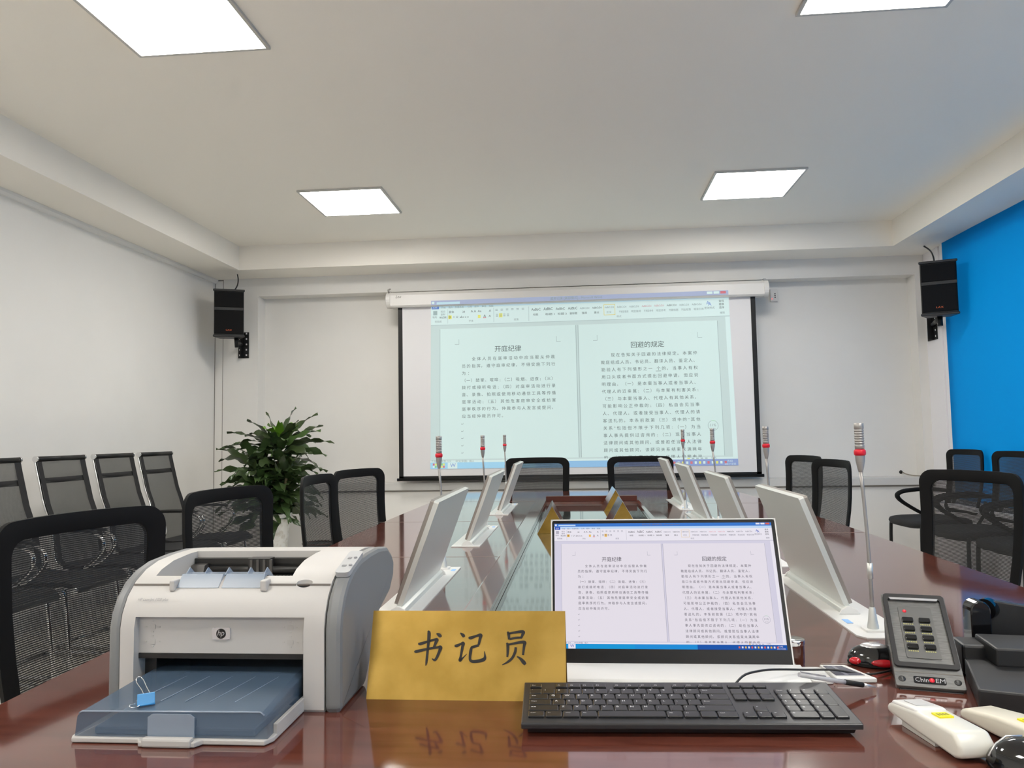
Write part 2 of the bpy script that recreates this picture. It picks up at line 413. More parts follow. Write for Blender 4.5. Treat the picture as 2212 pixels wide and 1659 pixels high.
# ================================================================== DOCUMENT PICTURE shared by the two screens
LEFT = ['　　全体人员在庭审活动中应当服从仲裁', '员的指挥，遵守庭审纪律，不得实施下列行', '为：', '（一）鼓掌、喧哗;（二）吸烟、进食;（三）', '拨打或接听电话;（四）对庭审活动进行录',
        '音、录像、拍照或使用移动通信工具等传播', '庭审活动;（五）其他危害庭审安全或妨害', '庭审秩序的行为。仲裁参与人发言或提问，', '应当经仲裁员许可。']
RIGHT = ['　　现在告知关于回避的法律规定。本案仲', '裁庭组成人员、书记员、翻译人员、鉴定人、', '勘验人有下列情形之一 个的，当事人有权', '用口头或者书面方式提出回避申请，但应说', '明理由。（一）是本案当事人或者当事人、',
         '代理人的近亲属;（二）与本案有利害关系;', '（三）与本案当事人、代理人有其他关系，', '可能影响公正仲裁的;（四）私自会见当事', '人、代理人，或者接受当事人、代理人的请', '客送礼的。本条前款第（三）项中的“其他',
         '关系”包括但不限于下列几项:（一）为当', '事人事先提供过咨询的;（二）现任当事人', '法律顾问或其他顾问，或曾担任当事人法律', '顾问或其他顾问，该顾问关系结束未满两年', '的;（三）是本案当事人、代理人的案由说']
def doc_picture(name, parent, fn, aspect, pal, v0=0., v1=1.):
    """fn(u, v, layer) -> point. aspect = width/height. pal = materials. v0..v1 keeps part of the picture."""
    keys = list(pal.keys()); ms = [pal[k] for k in keys]; mb = MB()
    def q(u0, u1, a, b_, k, lay):
        a = max(a, v0); b_ = min(b_, v1)
        if b_ <= a: return
        nu = max(1, int((u1 - u0) * 6))
        for i in range(nu):
            p, s_ = u0 + (u1 - u0) * i / nu, u0 + (u1 - u0) * (i + 1) / nu
            mb.quad(fn(p, b_, lay), fn(s_, b_, lay), fn(s_, a, lay), fn(p, a, lay), mi=keys.index(k))
    def t(txt, u_, v_, size, k='text', fit=None, lay=4, shear=0.):
        if not (v0 <= v_ <= v1 + .001): return
        add_text(mb, txt, lambda x, y: fn(u_ + x, v_ - y * aspect, lay), size, fit=fit, mi=keys.index(k), shear=shear)
    q(0, 1, 0, .027, 'title', 0); q(0, 1, .027, .046, 'sky', 0); q(0, 1, .046, .148, 'ribbon', 0); q(0, 1, .148, .952, 'grey', 0)
    q(0, 1, .1475, .1495, 'line', 1)
    q(.0325, .4915, .172, .944, 'page', 1); q(.501, .958, .172, .944, 'page', 1)
    q(.4915, .4935, .174, .944, 'line', 1); q(.958, .9595, .174, .944, 'line', 1); q(.0312, .0325, .174, .944, 'line', 1); q(.4990, .501, .174, .944, 'line', 1)
    q(0, 1, .952, .9635, 'ribbon', 3)
    q(0, .35, .9635, 1, 'task', 3); q(.35, .62, .9635, 1, 'task2', 3); q(.62, 1, .9635, 1, 'task3', 3)
    q(.985, 1, .152, .952, 'ribbon', 2)
    if v0 > .02:
        q(.003, .028, .028, .052, 'blue', 3)
        t('文件', .006, .047, .0085, 'ribbon', lay=5)
        for i, s_ in enumerate(('开始', '插入', '页面布局', '引用', '邮件', '审阅', '视图')):
            t(s_, (.036, .061, .083, .127, .151, .176, .200)[i], .0485, .0078, 'soft')
        rnd = random.Random(3)
        t('粘贴', .006, .105, .008, 'soft'); q(.008, .022, .062, .088, 'line', 2)
        t('剪切', .034, .073, .008, 'soft'); t('复制', .034, .09, .008, 'soft'); t('格式刷', .030, .108, .008, 'text'); t('剪贴板', .014, .132, .008, 'soft')
        t('黑体', .062, .078, .0095); t('28', .109, .078, .009); t("A A  Aa", .138, .078, .011); t('字体', .131, .134, .008, 'soft')
        q(.060, .068 + .004, .092, .113, 'yellow', 2); t('B', .063, .109, .012, 'text'); t('I  U  abc x x', .079, .109, .0105); t('A', .181, .109, .013); q(.180, .190, .111, .115, 'red', 5)
        q(.162, .171, .094, .113, 'yellow', 2); t('A', .199, .109, .011); t('A', .2, .078, .011)
        for k in range(4):
            for j in range(3): q(.224 + k * .0125, .231 + k * .0125, .093 + j * .006, .0955 + j * .006, 'soft', 4)
        q(.234, .246, .089, .113, 'yellow', 2)
        for k in range(6): q(.222 + k * .018, .230 + k * .018, .063, .0655, 'soft', 4); q(.222 + k * .018, .230 + k * .018, .070, .0725, 'soft', 4)
        t('段落', .285, .134, .008, 'soft')
        q(.335, .336, .055, .14, 'line', 2); q(.216, .217, .055, .14, 'line', 2); q(.058, .0588, .055, .14, 'line', 2)
        names = ['标题', '标题 1', '标题 2', '副标题', '强调', '要点', '正文', '不明显强调', '明显强调', '不明显参考', '明显参考', '书籍标题', '列出段落', '明显引用']
        for i, s_ in enumerate(names):
            x = .3445 + i * .0412 + (.0 if i < 4 else -.001)
            t(('AaBbC' if i < 4 else 'AaBbCcDd'), x, .0805, (.0145 if i == 1 else .012) if i < 4 else .009, 'text' if i < 4 or i in (5, 11) else ('pink' if i in (9, 10) else 'soft'), fit=.031)
            t(s_, x + .006, .109, .0082, 'text' if i < 6 else 'soft', fit=min(.031, .0082 * len(s_)))
        x = .3445 + 6 * .0412 - .004
        for (a, b_, c_, d) in ((x, x + .038, .058, .061), (x, x + .038, .118, .121), (x, x + .0015, .058, .121), (x + .0365, x + .038, .058, .121)): q(a, b_, c_, d, 'gold', 3)
        t('样式', .63, .136, .008, 'soft'); t('A', .926, .078, .016, 'blue'); t('A', .932, .086, .016, 'blue'); t('更改样式', .919, .104, .0085, 'soft')
        for i, s_ in enumerate(('查找', '替换', '选择')): t(s_, .967, .066 + .019 * i, .0085, 'text')
        t('编辑', .969, .134, .008, 'soft')
        for (uu, sg) in ((.0966, -1), (.4272, 1), (.563, -1), (.893, 1)):   # page corner marks
            q(uu - .0006, uu + .0006, .236, .268, 'line', 2); q(min(uu, uu + sg * .014), max(uu, uu + sg * .014), .266, .2685, 'line', 2)
        t('开庭纪律', .2185, .315, .0228, 'text'); t('回避的规定', .6736, .3135, .0222, 'text')
        for page, (uu, lines) in enumerate(((.1043, LEFT), (.5712, RIGHT))):
            for i, s_ in enumerate(lines):
                ns = len(s_) - len(s_.lstrip('　')); s2 = s_.lstrip('　'); full = len(s_) >= 18
                add_cells(mb, s2, lambda x, y, V=.3640 + .0423 * i, U=uu + ns * .01675: fn(U + x, V - y * aspect, 2), .0134, .01675, (19 - ns) * .01675 if full else None, mi=keys.index('body'))
        q(.7515, .7685, .4535, .4555, 'body', 4)
        for k in range(5): t('↵', .1035, .744 + .0425 * k, .009, 'soft')
        # floating round meter
        for k in range(24):
            a0, a1 = 2 * PI * k / 24, 2 * PI * (k + 1) / 24; kk = 'green' if k in (4, 5, 6) else 'line'
            p = lambda a, r_: fn(.9273 + r_ * math.cos(a), .7738 - r_ * aspect * math.sin(a), 3)
            mb.quad(p(a0, .0155), p(a0, .0168), p(a1, .0168), p(a1, .0155), mi=keys.index(kk))
        t('11%', .9185, .778, .012, 'soft', fit=.018); t('0.1K/s', .9205, .795, .006, 'soft')
        t('页面: 1', .003, .9615, .0085, 'soft'); t('字数: 523', .036, .9615, .0085, 'soft'); t('中文(中国)', .085, .9615, .0085, 'soft'); t('插入', .13, .9615, .0085, 'soft'); t('110%', .916, .9615, .0085, 'soft')
        for k in range(5): q(.84 + k * .014, .848 + k * .014, .9545, .961, 'yellow' if k == 0 else 'line', 4)
        q(.058, .09, .9645, .9995, 'ribbon', 4); t('W', .066, .990, .018, 'blue', lay=6)
        for k, kk in enumerate(('red', 'yellow', 'ribbon', 'green')):
            q(.008 + .007 * (k % 2), .014 + .007 * (k % 2), .968 + .014 * (k // 2), .980 + .014 * (k // 2), kk, 5)
            q(.035 + .007 * (k % 2), .041 + .007 * (k % 2), .968 + .014 * (k // 2), .980 + .014 * (k // 2), ('green', 'yellow', 'yellow', 'red')[k], 5)
        for k in range(13): q(.795 + k * .0135, .802 + k * .0135, .975, .989, ('red', 'ribbon', 'yellow', 'ribbon')[k % 4], 5)
        t('15:02', .965, .980, .009, 'ribbon', lay=5); t('2021/12/22', .957, .996, .008, 'ribbon', lay=5)
    if v0 < .02:
        t('庭审记录 [兼容模式] - Microsoft Word', .41, .019, .0105, 'soft')
        for k in range(3): q(.93 + k * .022, .948 + k * .022, .004, .018, 'red' if k == 2 else 'ribbon', 3)
        q(.003, .012, .006, .02, 'ribbon', 3); q(.02, .1, .01, .024, 'sky', 2)
    return mb.build(name, ms, parent)
def emis(name, col, es, base=.12):
    c = srgb(col); return mat(name, tuple(v * base for v in c[:3]), .8, spec=.1, emis=c, es=es)
def palette(prefix, d, es, base): return {k: emis(prefix + k, v, es, base) for k, v in d.items()}
proj_pal = palette('projected_', dict(title=(168, 178, 205), sky=(190, 220, 230), ribbon=(212, 232, 230), grey=(196, 214, 212), line=(160, 180, 180), page=(208, 229, 226),
    task=(160, 208, 234), task2=(146, 190, 226), task3=(142, 160, 206), text=(84, 94, 94), body=(92, 104, 104), soft=(142, 158, 158), blue=(110, 140, 205), yellow=(226, 226, 120), gold=(220, 208, 120), red=(205, 120, 130), pink=(200, 150, 155), green=(140, 205, 140)), .72, .35)
mon_pal = palette('monitor_', dict(title=(60, 120, 205), sky=(190, 215, 245), ribbon=(234, 230, 240), grey=(212, 208, 226), line=(178, 174, 190), page=(229, 223, 233),
    task=(22, 150, 215), task2=(30, 140, 215), task3=(26, 84, 170), text=(40, 36, 52), body=(66, 62, 78), soft=(120, 116, 134), blue=(30, 80, 190), yellow=(240, 190, 80), gold=(230, 200, 150), red=(225, 100, 80), pink=(220, 150, 160), green=(150, 210, 170)), .95, .03)

# ================================================================== PROJECTION SCREEN
ps = thing('projection_screen', 'large white roll-down projection screen with black borders showing two document pages', 'projection screen', (-.03, 6.72, .75))
ox, oy, oz = -.03, 6.72, .75
b = MB(); b.box(-1.573 + .04, 1.573 - .04, -.001, .001, .045, 1.60); b.build('screen_fabric', M['fab_white'], ps)
b = MB(); b.box(-1.573, -1.533, -.0015, .0015, .02, 1.60); b.box(1.533, 1.573, -.0015, .0015, .02, 1.60); b.box(-1.573, 1.573, -.0015, .0015, .012, .045)
build_each(b, 'black_border', M['black'], ps)
b = MB(); b.tube([(-1.59, 0, .015), (1.59, 0, .015)], .014, 10); b.tube([(-.72, .0, -.02), (-.72, 0, 0)], .006, 6); b.tube([(.76, .0, -.02), (.76, 0, 0)], .006, 6)
b.build('bottom_bar', M['black'], ps)
b = MB(); b.prism([(-.06, 2.318 - oz), (-.045, 2.305 - oz), (.05, 2.305 - oz), (.06, 2.32 - oz), (.06, 2.425 - oz), (.05, 2.44 - oz), (-.03, 2.44 - oz), (-.06, 2.41 - oz)], 'x', -1.63, 1.64)
b.build('housing', M['housing'], ps, angle=30)
b = MB(); b.prism(arc(0, 2.372 - oz, .072, 0, 360, 20)[:-1], 'x', -1.672, -1.63, bev=.005); b.prism(arc(0, 2.372 - oz, .072, 0, 360, 20)[:-1], 'x', 1.64, 1.682, bev=.005)
build_each(b, 'end_cap', M['housing'], ps)
b = MB(); b.box(-1.655, -1.635, -.02, .27 - .03, 2.43 - oz, 2.455 - oz); b.tube([(-1.65, -.03, 2.44 - oz), (-1.65, -.05, 2.462 - oz), (-1.64, -.02, 2.475 - oz)], .008, 6)
b.box(1.645, 1.665, -.02, .27 - .03, 2.43 - oz, 2.458 - oz)
build_each(b, 'wall_bracket', M['steel'], ps)
b = MB(); add_text(b, 'Leo', lambda x, y: Vector((-1.58 + x, -.0612, 2.385 - oz + y)), .034, shear=.3); b.build('lettering', M['ink'], ps)
def projf(y, sc):   # keystoned picture on a vertical plane
    TL, TR, BL, BR = (-1.304, 1.228), (1.32, 1.237), (-1.323, -.278), (1.352, -.281)
    def fn(u_, v_, lay):
        x = ((1 - v_) * ((1 - u_) * TL[0] + u_ * TR[0]) + v_ * ((1 - u_) * BL[0] + u_ * BR[0])) * sc
        z = ((1 - v_) * ((1 - u_) * TL[1] + u_ * TR[1]) + v_ * ((1 - u_) * BL[1] + u_ * BR[1])) * sc
        return Vector((x - ox, y - oy - .0012 - .0004 * lay, z + H - oz))
    return fn
doc_picture('projected_page', ps, projf(6.718, .9977), 1.742, proj_pal, .0265, 1.)
doc_picture('projected_title_bar', ps, projf(6.659, .9889), 1.742, proj_pal, 0, .0262)
# small wall switch right of the screen
t = thing('wall_switch', 'small white screen control switch with red light, right of the screen', 'switch', (1.765, 6.99, 2.30))
MB().box(-.032, .032, -.03, 0, 0, .11, bev=.003).build('case', M['housing'], t)
b = MB()
for k in range(3): b.lathe([(0, -.0335), (.005, -.0335), (.005, -.03), (0, -.03)], 10, (.008, 0, .035 + .016 * k), 'y')
build_each(b, 'button', M['black'], t)
MB().lathe([(0, -.0335), (.004, -.0335), (.004, -.03), (0, -.03)], 10, (-.018, 0, .022), 'y').build('indicator_light', M['led_red'], t)

# ================================================================== SPEAKERS
def speaker(loc, rz, label, tilt):
    t = thing('loudspeaker', label, 'loudspeaker', loc, rz, 'wall loudspeakers'); T = Matrix.Rotation(tilt, 4, 'X')
    b = MB(); b.prism([(-.125, -.10), (.125, -.10), (.085, .14), (-.085, .14)], 'z', .012, .408, bev=.008, mtx=T); b.build('cabinet', M['black'], t)
    b = MB(); b.prism([(-.132, -.112), (.132, -.112), (.09, .145), (-.09, .145)], 'z', .0, .02, bev=.006, mtx=T); b.prism([(-.132, -.112), (.132, -.112), (.09, .145), (-.09, .145)], 'z', .40, .42, bev=.006, mtx=T)
    build_each(b, 'end_plate', M['charcoal'], t)
    b = MB(); b.box(-.118, .118, -.108, -.098, .03, .235, bev=.004, mtx=T); b.box(-.118, .118, -.108, -.098, .262, .395, bev=.004, mtx=T); build_each(b, 'grille', M['grille'], t)
    MB().box(-.12, .12, -.106, -.098, .237, .26, mtx=T).build('crossbar', M['charcoal'], t)
    b = MB(); add_text(b, 'LAX', lambda x, y: T @ Vector((-.024 + x, -.1095, .055 + y)), .018, fit=.048); b.build('badge', M['orange'], t)
    return t
SX, SY, SZ = -3.075, 6.50, 2.048
speaker((SX, SY, SZ), math.radians(23), 'black loudspeaker hung on the left pillar of the far wall', .06)
speaker((2.800, 6.14, 2.006), math.radians(-22), 'black loudspeaker hung beside the blue blind on the right', .06)
def speaker_bracket(name, label, pts, plate, pole, ang=0):
    t = thing(name, label, 'bracket', plate[0], ang, 'speaker wall brackets')
    return t
t = thing('speaker_bracket', 'black perforated bracket under the left loudspeaker', 'bracket', (-3.085, YB - .001, 2.015), 0, 'speaker wall brackets')
b = MB(); b.box(-.055, .045, -.008, 0, -.115, .125); b.box(-.02, -.012, -.05, -.006, -.115, .125); b.build('wall_plate', M['black'], t)
b = MB()
for k in range(5): b.box(.018, .03, -.010, -.0078, -.095 + .05 * k, -.080 + .05 * k); b.box(-.045, -.035, -.010, -.0078, -.095 + .05 * k, -.080 + .05 * k)
b.build('slot', M['white_trim'], t)
b = MB(); b.tube([(-.02, -.02, .005), (.065, -.28, .005)], .016, 8); b.build('arm', M['black'], t)
b = MB(); b.tube([(.065, -.295, -.05), (.06, -.30, .045)], .019, 12); b.build('pole', M['black'], t)
t = thing('speaker_bracket', 'black perforated bracket under the right loudspeaker', 'bracket', (XR - .001, 6.70, 2.0), math.radians(-90), 'speaker wall brackets')
b = MB(); b.box(-.10, .07, -.008, 0, -.115, .125); b.box(.0, .008, -.05, -.006, -.115, .125); b.build('wall_plate', M['black'], t)
b = MB()
for k in range(5): b.box(-.075, -.06, -.010, -.0078, -.095 + .05 * k, -.08 + .05 * k); b.box(.045, .055, -.010, -.0078, -.095 + .05 * k, -.08 + .05 * k)
b.build('slot', M['white_trim'], t)
b = MB(); b.tube([(.03, -.02, .01), (.51, -.17, .005)], .016, 8); b.build('arm', M['black'], t)
b = MB(); b.tube([(.53, -.185, -.065), (.53, -.185, .012)], .019, 12); b.build('pole', M['black'], t)
tag(MB().tube([(-3.05, 6.52, 2.462), (-3.02, 6.53, 2.52), (-3.025, 6.56, 2.58), (-3.06, 6.62, 2.642)], .006, 6, soft=True).build('speaker_cable', M['wire']), 'thin black cable from the left loudspeaker up to the ceiling border', 'cable')
tag(MB().tube([(2.80, 6.18, 2.425), (2.82, 6.24, 2.50), (2.86, 6.38, 2.58), (2.87, 6.50, 2.642)], .006, 6, soft=True).build('speaker_cable', M['wire']), 'thin black cable from the right loudspeaker up to the ceiling border', 'cable')

# ================================================================== CONFERENCE TABLE
tb = thing('conference_table', 'long glossy mahogany conference table with a sunken centre', 'table', (.075, 2.9, 0))
def outline():
    pts = []
    Y0, Y1 = .35, 5.33
    for i in range(13):
        s = -1 + 2 * i / 12; pts.append((1.02 - .045 * s * s - .02, (Y0 + .45) + (Y1 - .3 - Y0 - .45) * i / 12))
    R_ = pts
    a = [(x, y - 2.9) for x, y in R_]
    a += [(.90, Y1 - 2.9 - .10), (.80, Y1 - 2.9 - .02)]
    l = [(-.80, Y1 - 2.9 + .03), (-.925, Y1 - 2.9 - .04)] + [(-x + .02 * (1 - i / 12), y - 2.9) for i, (x, y) in reversed(list(enumerate(R_)))]
    return a + l + [(-.86, Y0 - 2.9 + .12), (-.7, Y0 - 2.9), (.7, Y0 - 2.9), (.86, Y0 - 2.9 + .12)]
OUT = outline()
HX0, HX1, HY0, HY1 = -.275, .245, 1.55 - 2.9, 4.48 - 2.9
def top_mesh(z0, z1, shrink=1.0):
    bm_ = MB(); mb = MB()
    a = mb.prism([(x * shrink, y * shrink) for x, y in OUT], 'z', z0, z1, bev=.006 if shrink == 1 else 0)
    return a
top = top_mesh(TT - .042, TT).build('tabletop', M['wood'], tb)
cut = MB().box(HX0, HX1, HY0, HY1, TT - .2, TT + .1).build('c', M['wood'], tb)
boolean(top, cut)
top.parent = tb
b = MB(); k = .80   # under-structure: apron and panelled bases
for (x0, x1, y0, y1) in ((-.46, -.42, -2.2, 1.9), (.42, .46, -2.2, 1.9), (-.42, .42, 1.86, 1.90), (-.42, .42, -2.2, -2.16)): b.box(x0, x1, y0, y1, .0, TT - .045)
b.build('base', M['wood_dark'], tb)
# sunken well
b = MB(); zf = TT - .012
b.box(HX0 - .02, HX0 + .0, HY0, HY1, zf - .035, TT - .0425); b.box(HX1, HX1 + .02, HY0, HY1, zf - .035, TT - .0425); b.box(HX0 - .02, HX1 + .02, HY1, HY1 + .02, zf - .035, TT - .0425); b.box(HX0 - .02, HX1 + .02, HY0 - .02, HY0, zf - .035, TT - .0425)
b.box(HX0 - .002, HX1 + .002, HY1 + .001, HY1 + .05, TT + .0002, TT + .032, bev=.002)
b.build('cross_rail', M['wood_dark'], tb)
MB().box(HX0 + .0008, HX1 - .0008, HY0 + .0008, HY1 - .0005, zf - .03, zf).build('well_panel', M['dark_glass'], tb)
# raised bands on both sides of the well
b = MB()
for x0, x1 in ((HX0 - .062, HX0 - .002), (HX1 + .002, HX1 + .062)):
    b.prism([(x0 - .004, TT + .0003), (x1 + .0, TT + .0003), (x1, TT + .010), (x0 + .006, TT + .010)], 'y', HY0, HY1)
build_each(b, 'raised_band', M['wood'], tb)
# table joints
b = MB()
for yy in (2.47, 3.49, 4.55): b.box(-1.03, HX0 - .07, yy - 2.9 - .0012, yy - 2.9 + .0012, TT + .0001, TT + .0005)
for yy in (1.335, 3.02, 4.3): b.box(HX1 + .07, .985, yy - 2.9 - .0012, yy - 2.9 + .0012, TT + .0001, TT + .0005)
build_each(b, 'joint_line', mat('joint_line', (.3, .25, .22), .5), tb)

# ================================================================== LIFT MONITORS AND MICROPHONES
def lift_monitor(x, y, side, wd_, label):
    """side=-1: left row (person sits at -x), +1: right row. Panel runs along y from y; the microphone end is at +y for the left row"""
    t = thing('lift_monitor', label, 'monitor', (x, y, TT), 0, 'thin silver lift monitors along the table')
    s = side; L0, L1 = (-.03, wd_ + .13) if s < 0 else (-.20, wd_ + .04)
    # plate is wider on the seat side
    xa, xb = (-.055, .045) if s < 0 else (-.045, .055)
    b = MB()
    if s > 0: b.prism([(xa + .012, L0), (xb, L0), (xb, L1), (xa, L1), (xa, L0 + .02)], 'z', .0002, .003)
    else: b.prism([(xa, L0), (xb - .0, L0), (xb, L1), (xa, L1)], 'z', .0002, .003)
    b.build('mounting_plate', M['plate_white'], t)
    b = MB(); b.prism([(-.016, .003), (.016, .003), (.013, .012), (.004, .018), (-.004, .018), (-.013, .012)], 'y', -.008, wd_ + .008, bev=.001); b.build('hinge_bar', M['alu'], t, angle=30)
    b = MB()
    for yy in (-.013, wd_ + .008):
        b.prism([(-.022, .003), (.022, .003), (.015, .013), (.004, .019), (-.004, .019), (-.015, .013)], 'y', yy, yy + .005, bev=.001)
    build_each(b, 'hinge_cap', M['plate_white'], t)
    ang = math.radians(20.5) * (1 if s < 0 else -1); Rm = Matrix.Translation((0, 0, .014)) @ Matrix.Rotation(ang, 4, 'Y')
    hh = .246
    b = MB(); b.prism(rrect(0, wd_, 0, hh, .004, 2), 'x', -.0055, .0055, mtx=Rm); b.build('screen_panel', M['alu'], t)
    b = MB(); xe = (-.0135, -.0056) if s < 0 else (.0056, .0135); b.prism(rrect(.001, wd_ - .001, .004, hh - .001, .004, 2), 'x', xe[0], xe[1], mtx=Rm); b.build('rear_shell', M['alu_edge'], t)
    b = MB(); xs = -.0142 if s < 0 else .0136
    b.prism([(.004, .012), (wd_ - .004, .012), (wd_ - .004, hh - .004), (.004, hh - .004)], 'x', xs, xs + .0006, mtx=Rm); b.build('display_glass', M['screen_black'], t)
    return t
def microphone(x, y, hgt, dx, dy, label):
    t = thing('gooseneck_microphone', label, 'microphone', (x, y, TT + .003), 0, 'gooseneck microphones along the table')
    MB().prism(rrect(-.018, .018, -.018, .018, .004, 3), 'z', .0, .004).build('foot', M['plate_white'], t)
    MB().lathe([(.0105, .004), (.0105, .008), (.0085, .018), (.006, .040), (.0045, .044)], 14).build('base_cone', M['alu'], t, smooth=True, angle=40)
    pts = [(dx * s_ * s_, dy * s_ * s_, .04 + (hgt - .095 - .04) * s_) for s_ in [i / 8 for i in range(9)]]
    MB().tube(pts, [.0040, .0040, .0038, .0036, .0034, .0034, .0034, .0036, .004], 8).build('stem', M['steel'], t)
    i = 2; MB().tube([Vector(pts[2]) + Vector((0, 0, -.008)), Vector(pts[2]) + Vector((0, 0, .022))], .0052, 10).build('stem_collar', M['alu'], t)
    c = (dx, dy, hgt - .095)
    MB().lathe([(.004, 0), (.0055, .006), (.0085, .022), (.009, .032)], 14, c).build('head_cone', M['steel'], t, smooth=True, angle=50)
    MB().lathe([(.0088, .032), (.0108, .034), (.0112, .038), (.0108, .042), (.0088, .044)], 14, c).build('light_ring', M['red'], t, smooth=True, angle=50)
    b = MB(); pr = [(.0085, .044)]
    for k in range(7): z = .05 + k * .0048; pr += [(.0088, z), (.0088, z + .0026), (.0080, z + .0028), (.0080, z + .0046)]
    pr += [(.0090, .0845), (.0090, .0945), (.0078, .095)]
    b.lathe(pr, 14, c); b.build('capsule', M['steel'], t)
    return t
LY = [1.675, 2.715, 3.79]
lab = ['nearest silver lift monitor of the left row, behind the printer', 'middle silver lift monitor of the left row', 'farthest silver lift monitor of the left row, before the left empty chair']
lam = ['nearest gooseneck microphone of the left row', 'middle gooseneck microphone of the left row', 'farthest gooseneck microphone of the left row']
for i, y in enumerate(LY):
    lift_monitor(-.402, y, -1, .46, lab[i])
    microphone((-.403, -.406, -.418)[i], y + .562 - .012 * i, .386 + .002 * i, (-.011, -.008, -.005)[i], 0, lam[i])
    b = MB(); b.box(-.006, .006, -.014, .014, .0, .0006)
    tag(b.build('port_sticker', M['label_blue'], loc=(-.370, y + .535, TT + .0032)), 'tiny blue sticker on the plate of the %s left microphone' % ('nearest', 'middle', 'farthest')[i], 'sticker')
RYp = [1.69, 2.46, 3.32, 4.12]; RYm = [1.545, 2.33, 3.2, 3.96]; RXm = [.551, .556, .556, .527]; RXt = [.548, .556, .548, .529]
lab = ['nearest silver lift monitor of the right row, behind the voting keypad', 'second silver lift monitor from the front in the right row', 'third silver lift monitor from the front in the right row', 'farthest silver lift monitor of the right row']
lam = ['tall nearest gooseneck microphone of the right row', 'second gooseneck microphone from the front in the right row', 'third gooseneck microphone from the front in the right row', 'farthest gooseneck microphone of the right row']
for i, y in enumerate(RYp):
    lift_monitor(.553 - .012 * (i > 0), y, 1, .41, lab[i])
    microphone(RXm[i], RYm[i], .396 + .002 * i, RXt[i] - RXm[i] - .006, 0, lam[i])
    b = MB(); b.box(-.006, .006, -.016, .016, .0, .0006)
    tag(b.build('port_sticker', M['label_blue'], loc=(.527, y - .075, TT + .0032)), 'tiny blue sticker on the plate of the %s right microphone' % ('nearest', 'second', 'third', 'farthest')[i], 'sticker')

# ================================================================== NAME PLATES IN THE WELL
def tent_plate(x, y, z, rz, label, L=.26):
    t = thing('name_plate', label, 'name plate', (x, y, z), rz, 'folded metal name plates in the sunken centre')
    b = MB(); hw, hh, th = .062, .108, .0022
    b.prism([(-hw, 0), (-hw + th * 1.2, 0), (0, hh - th), (hw - th * 1.2, 0), (hw, 0), (0, hh + .001)], 'y', 0, L)
    b.prism([(-hw * .985, .0005), (hw * .985, .0005), (0, hh * .985)], 'y', .003, .006); b.prism([(-hw * .985, .0005), (hw * .985, .0005), (0, hh * .985)], 'y', L - .006, L - .003)
    b.build('inner_sheet', M['gold'], t)
    b = MB()
    for sg in (-1, 1):
        b.prism([(sg * hw * 1.004, .0), (sg * (hw + .0012), .0), (sg * .0006, hh + .003), (0, hh + .0012)], 'y', .0005, L - .0005)
    b.build('outer_face', M['mirror'], t)
    return t
tent_plate(-.117, 3.13, zf, math.radians(2), 'single folded name plate on the left of the sunken centre', .29)
tent_plate(.178, 3.33, zf, math.radians(1), 'nearer of the two folded name plates on the right of the sunken centre', .28)
tent_plate(.180, 4.02, zf, math.radians(1), 'farther of the two folded name plates on the right of the sunken centre', .29)

# ================================================================== CLERK'S NAME PLATE
cn = thing('clerk_name_plate', 'gold metal name plate with three black characters beside the printer', 'name plate', (-.1755, 1.138, TT))
L, hh = .296, .126; tl = math.radians(20)
b = MB(); dy = hh * math.sin(tl); dz = hh * math.cos(tl)
b.prism([(0, 0), (.0016, 0), (dy + .0008, dz - .003), (2 * dy, 0), (2 * dy + .0016, 0), (dy + .0008, dz + .0008)], 'x', -L / 2, L / 2)
b.build('folded_sheet', M['gold'], cn)
b = MB()
Wq = {}
def stroke(pts, x, y, s):
    """brush stroke: pts = (x, y, halfwidth) in a 100 grid; y down"""
    P = []; n = len(pts)
    for i in range(n - 1):
        p0, p1, p2, p3 = pts[max(i - 1, 0)], pts[i], pts[i + 1], pts[min(i + 2, n - 1)]
        for k in range(6):
            tt = k / 6
            P.append(tuple(.5 * ((2 * p1[j]) + (-p0[j] + p2[j]) * tt + (2 * p0[j] - 5 * p1[j] + 4 * p2[j] - p3[j]) * tt * tt + (-p0[j] + 3 * p1[j] - 3 * p2[j] + p3[j]) * tt ** 3) for j in range(3)))
    P.append(tuple(pts[-1]))
    prev = None
    def fn(a, c):
        a = x + a * s; c = y - c * s
        return Vector((a, c * math.sin(tl) - .0007, c * math.cos(tl) + .0002))
    for i, (a, c, h_) in enumerate(P):
        q0 = P[max(i - 1, 0)]; q1 = P[min(i + 1, len(P) - 1)]; dx, dy_ = q1[0] - q0[0], q1[1] - q0[1]; l_ = math.hypot(dx, dy_) or 1
        h_ *= 1.12; nx, ny = -dy_ / l_ * h_, dx / l_ * h_
        cur = (fn(a + nx, c + ny), fn(a - nx, c - ny))
        if prev: b.quad(prev[0], prev[1], cur[1], cur[0])
        prev = cur
shu = [[(14, 40, 2), (20, 42, 4), (40, 36, 3), (62, 30, 3), (70, 30, 4.5), (68, 36, 4), (62, 52, 3)],
       [(4, 62, 2), (10, 64, 4), (40, 57, 3), (72, 52, 3), (82, 52, 5), (80, 62, 4), (72, 82, 3.5), (66, 88, 3), (58, 84, 1)],
       [(40, 6, 2), (45, 12, 4.5), (44, 50, 3.4), (42, 90, 3), (40, 104, 1)], [(68, 12, 1.5), (76, 16, 4.5), (82, 22, 3)]]
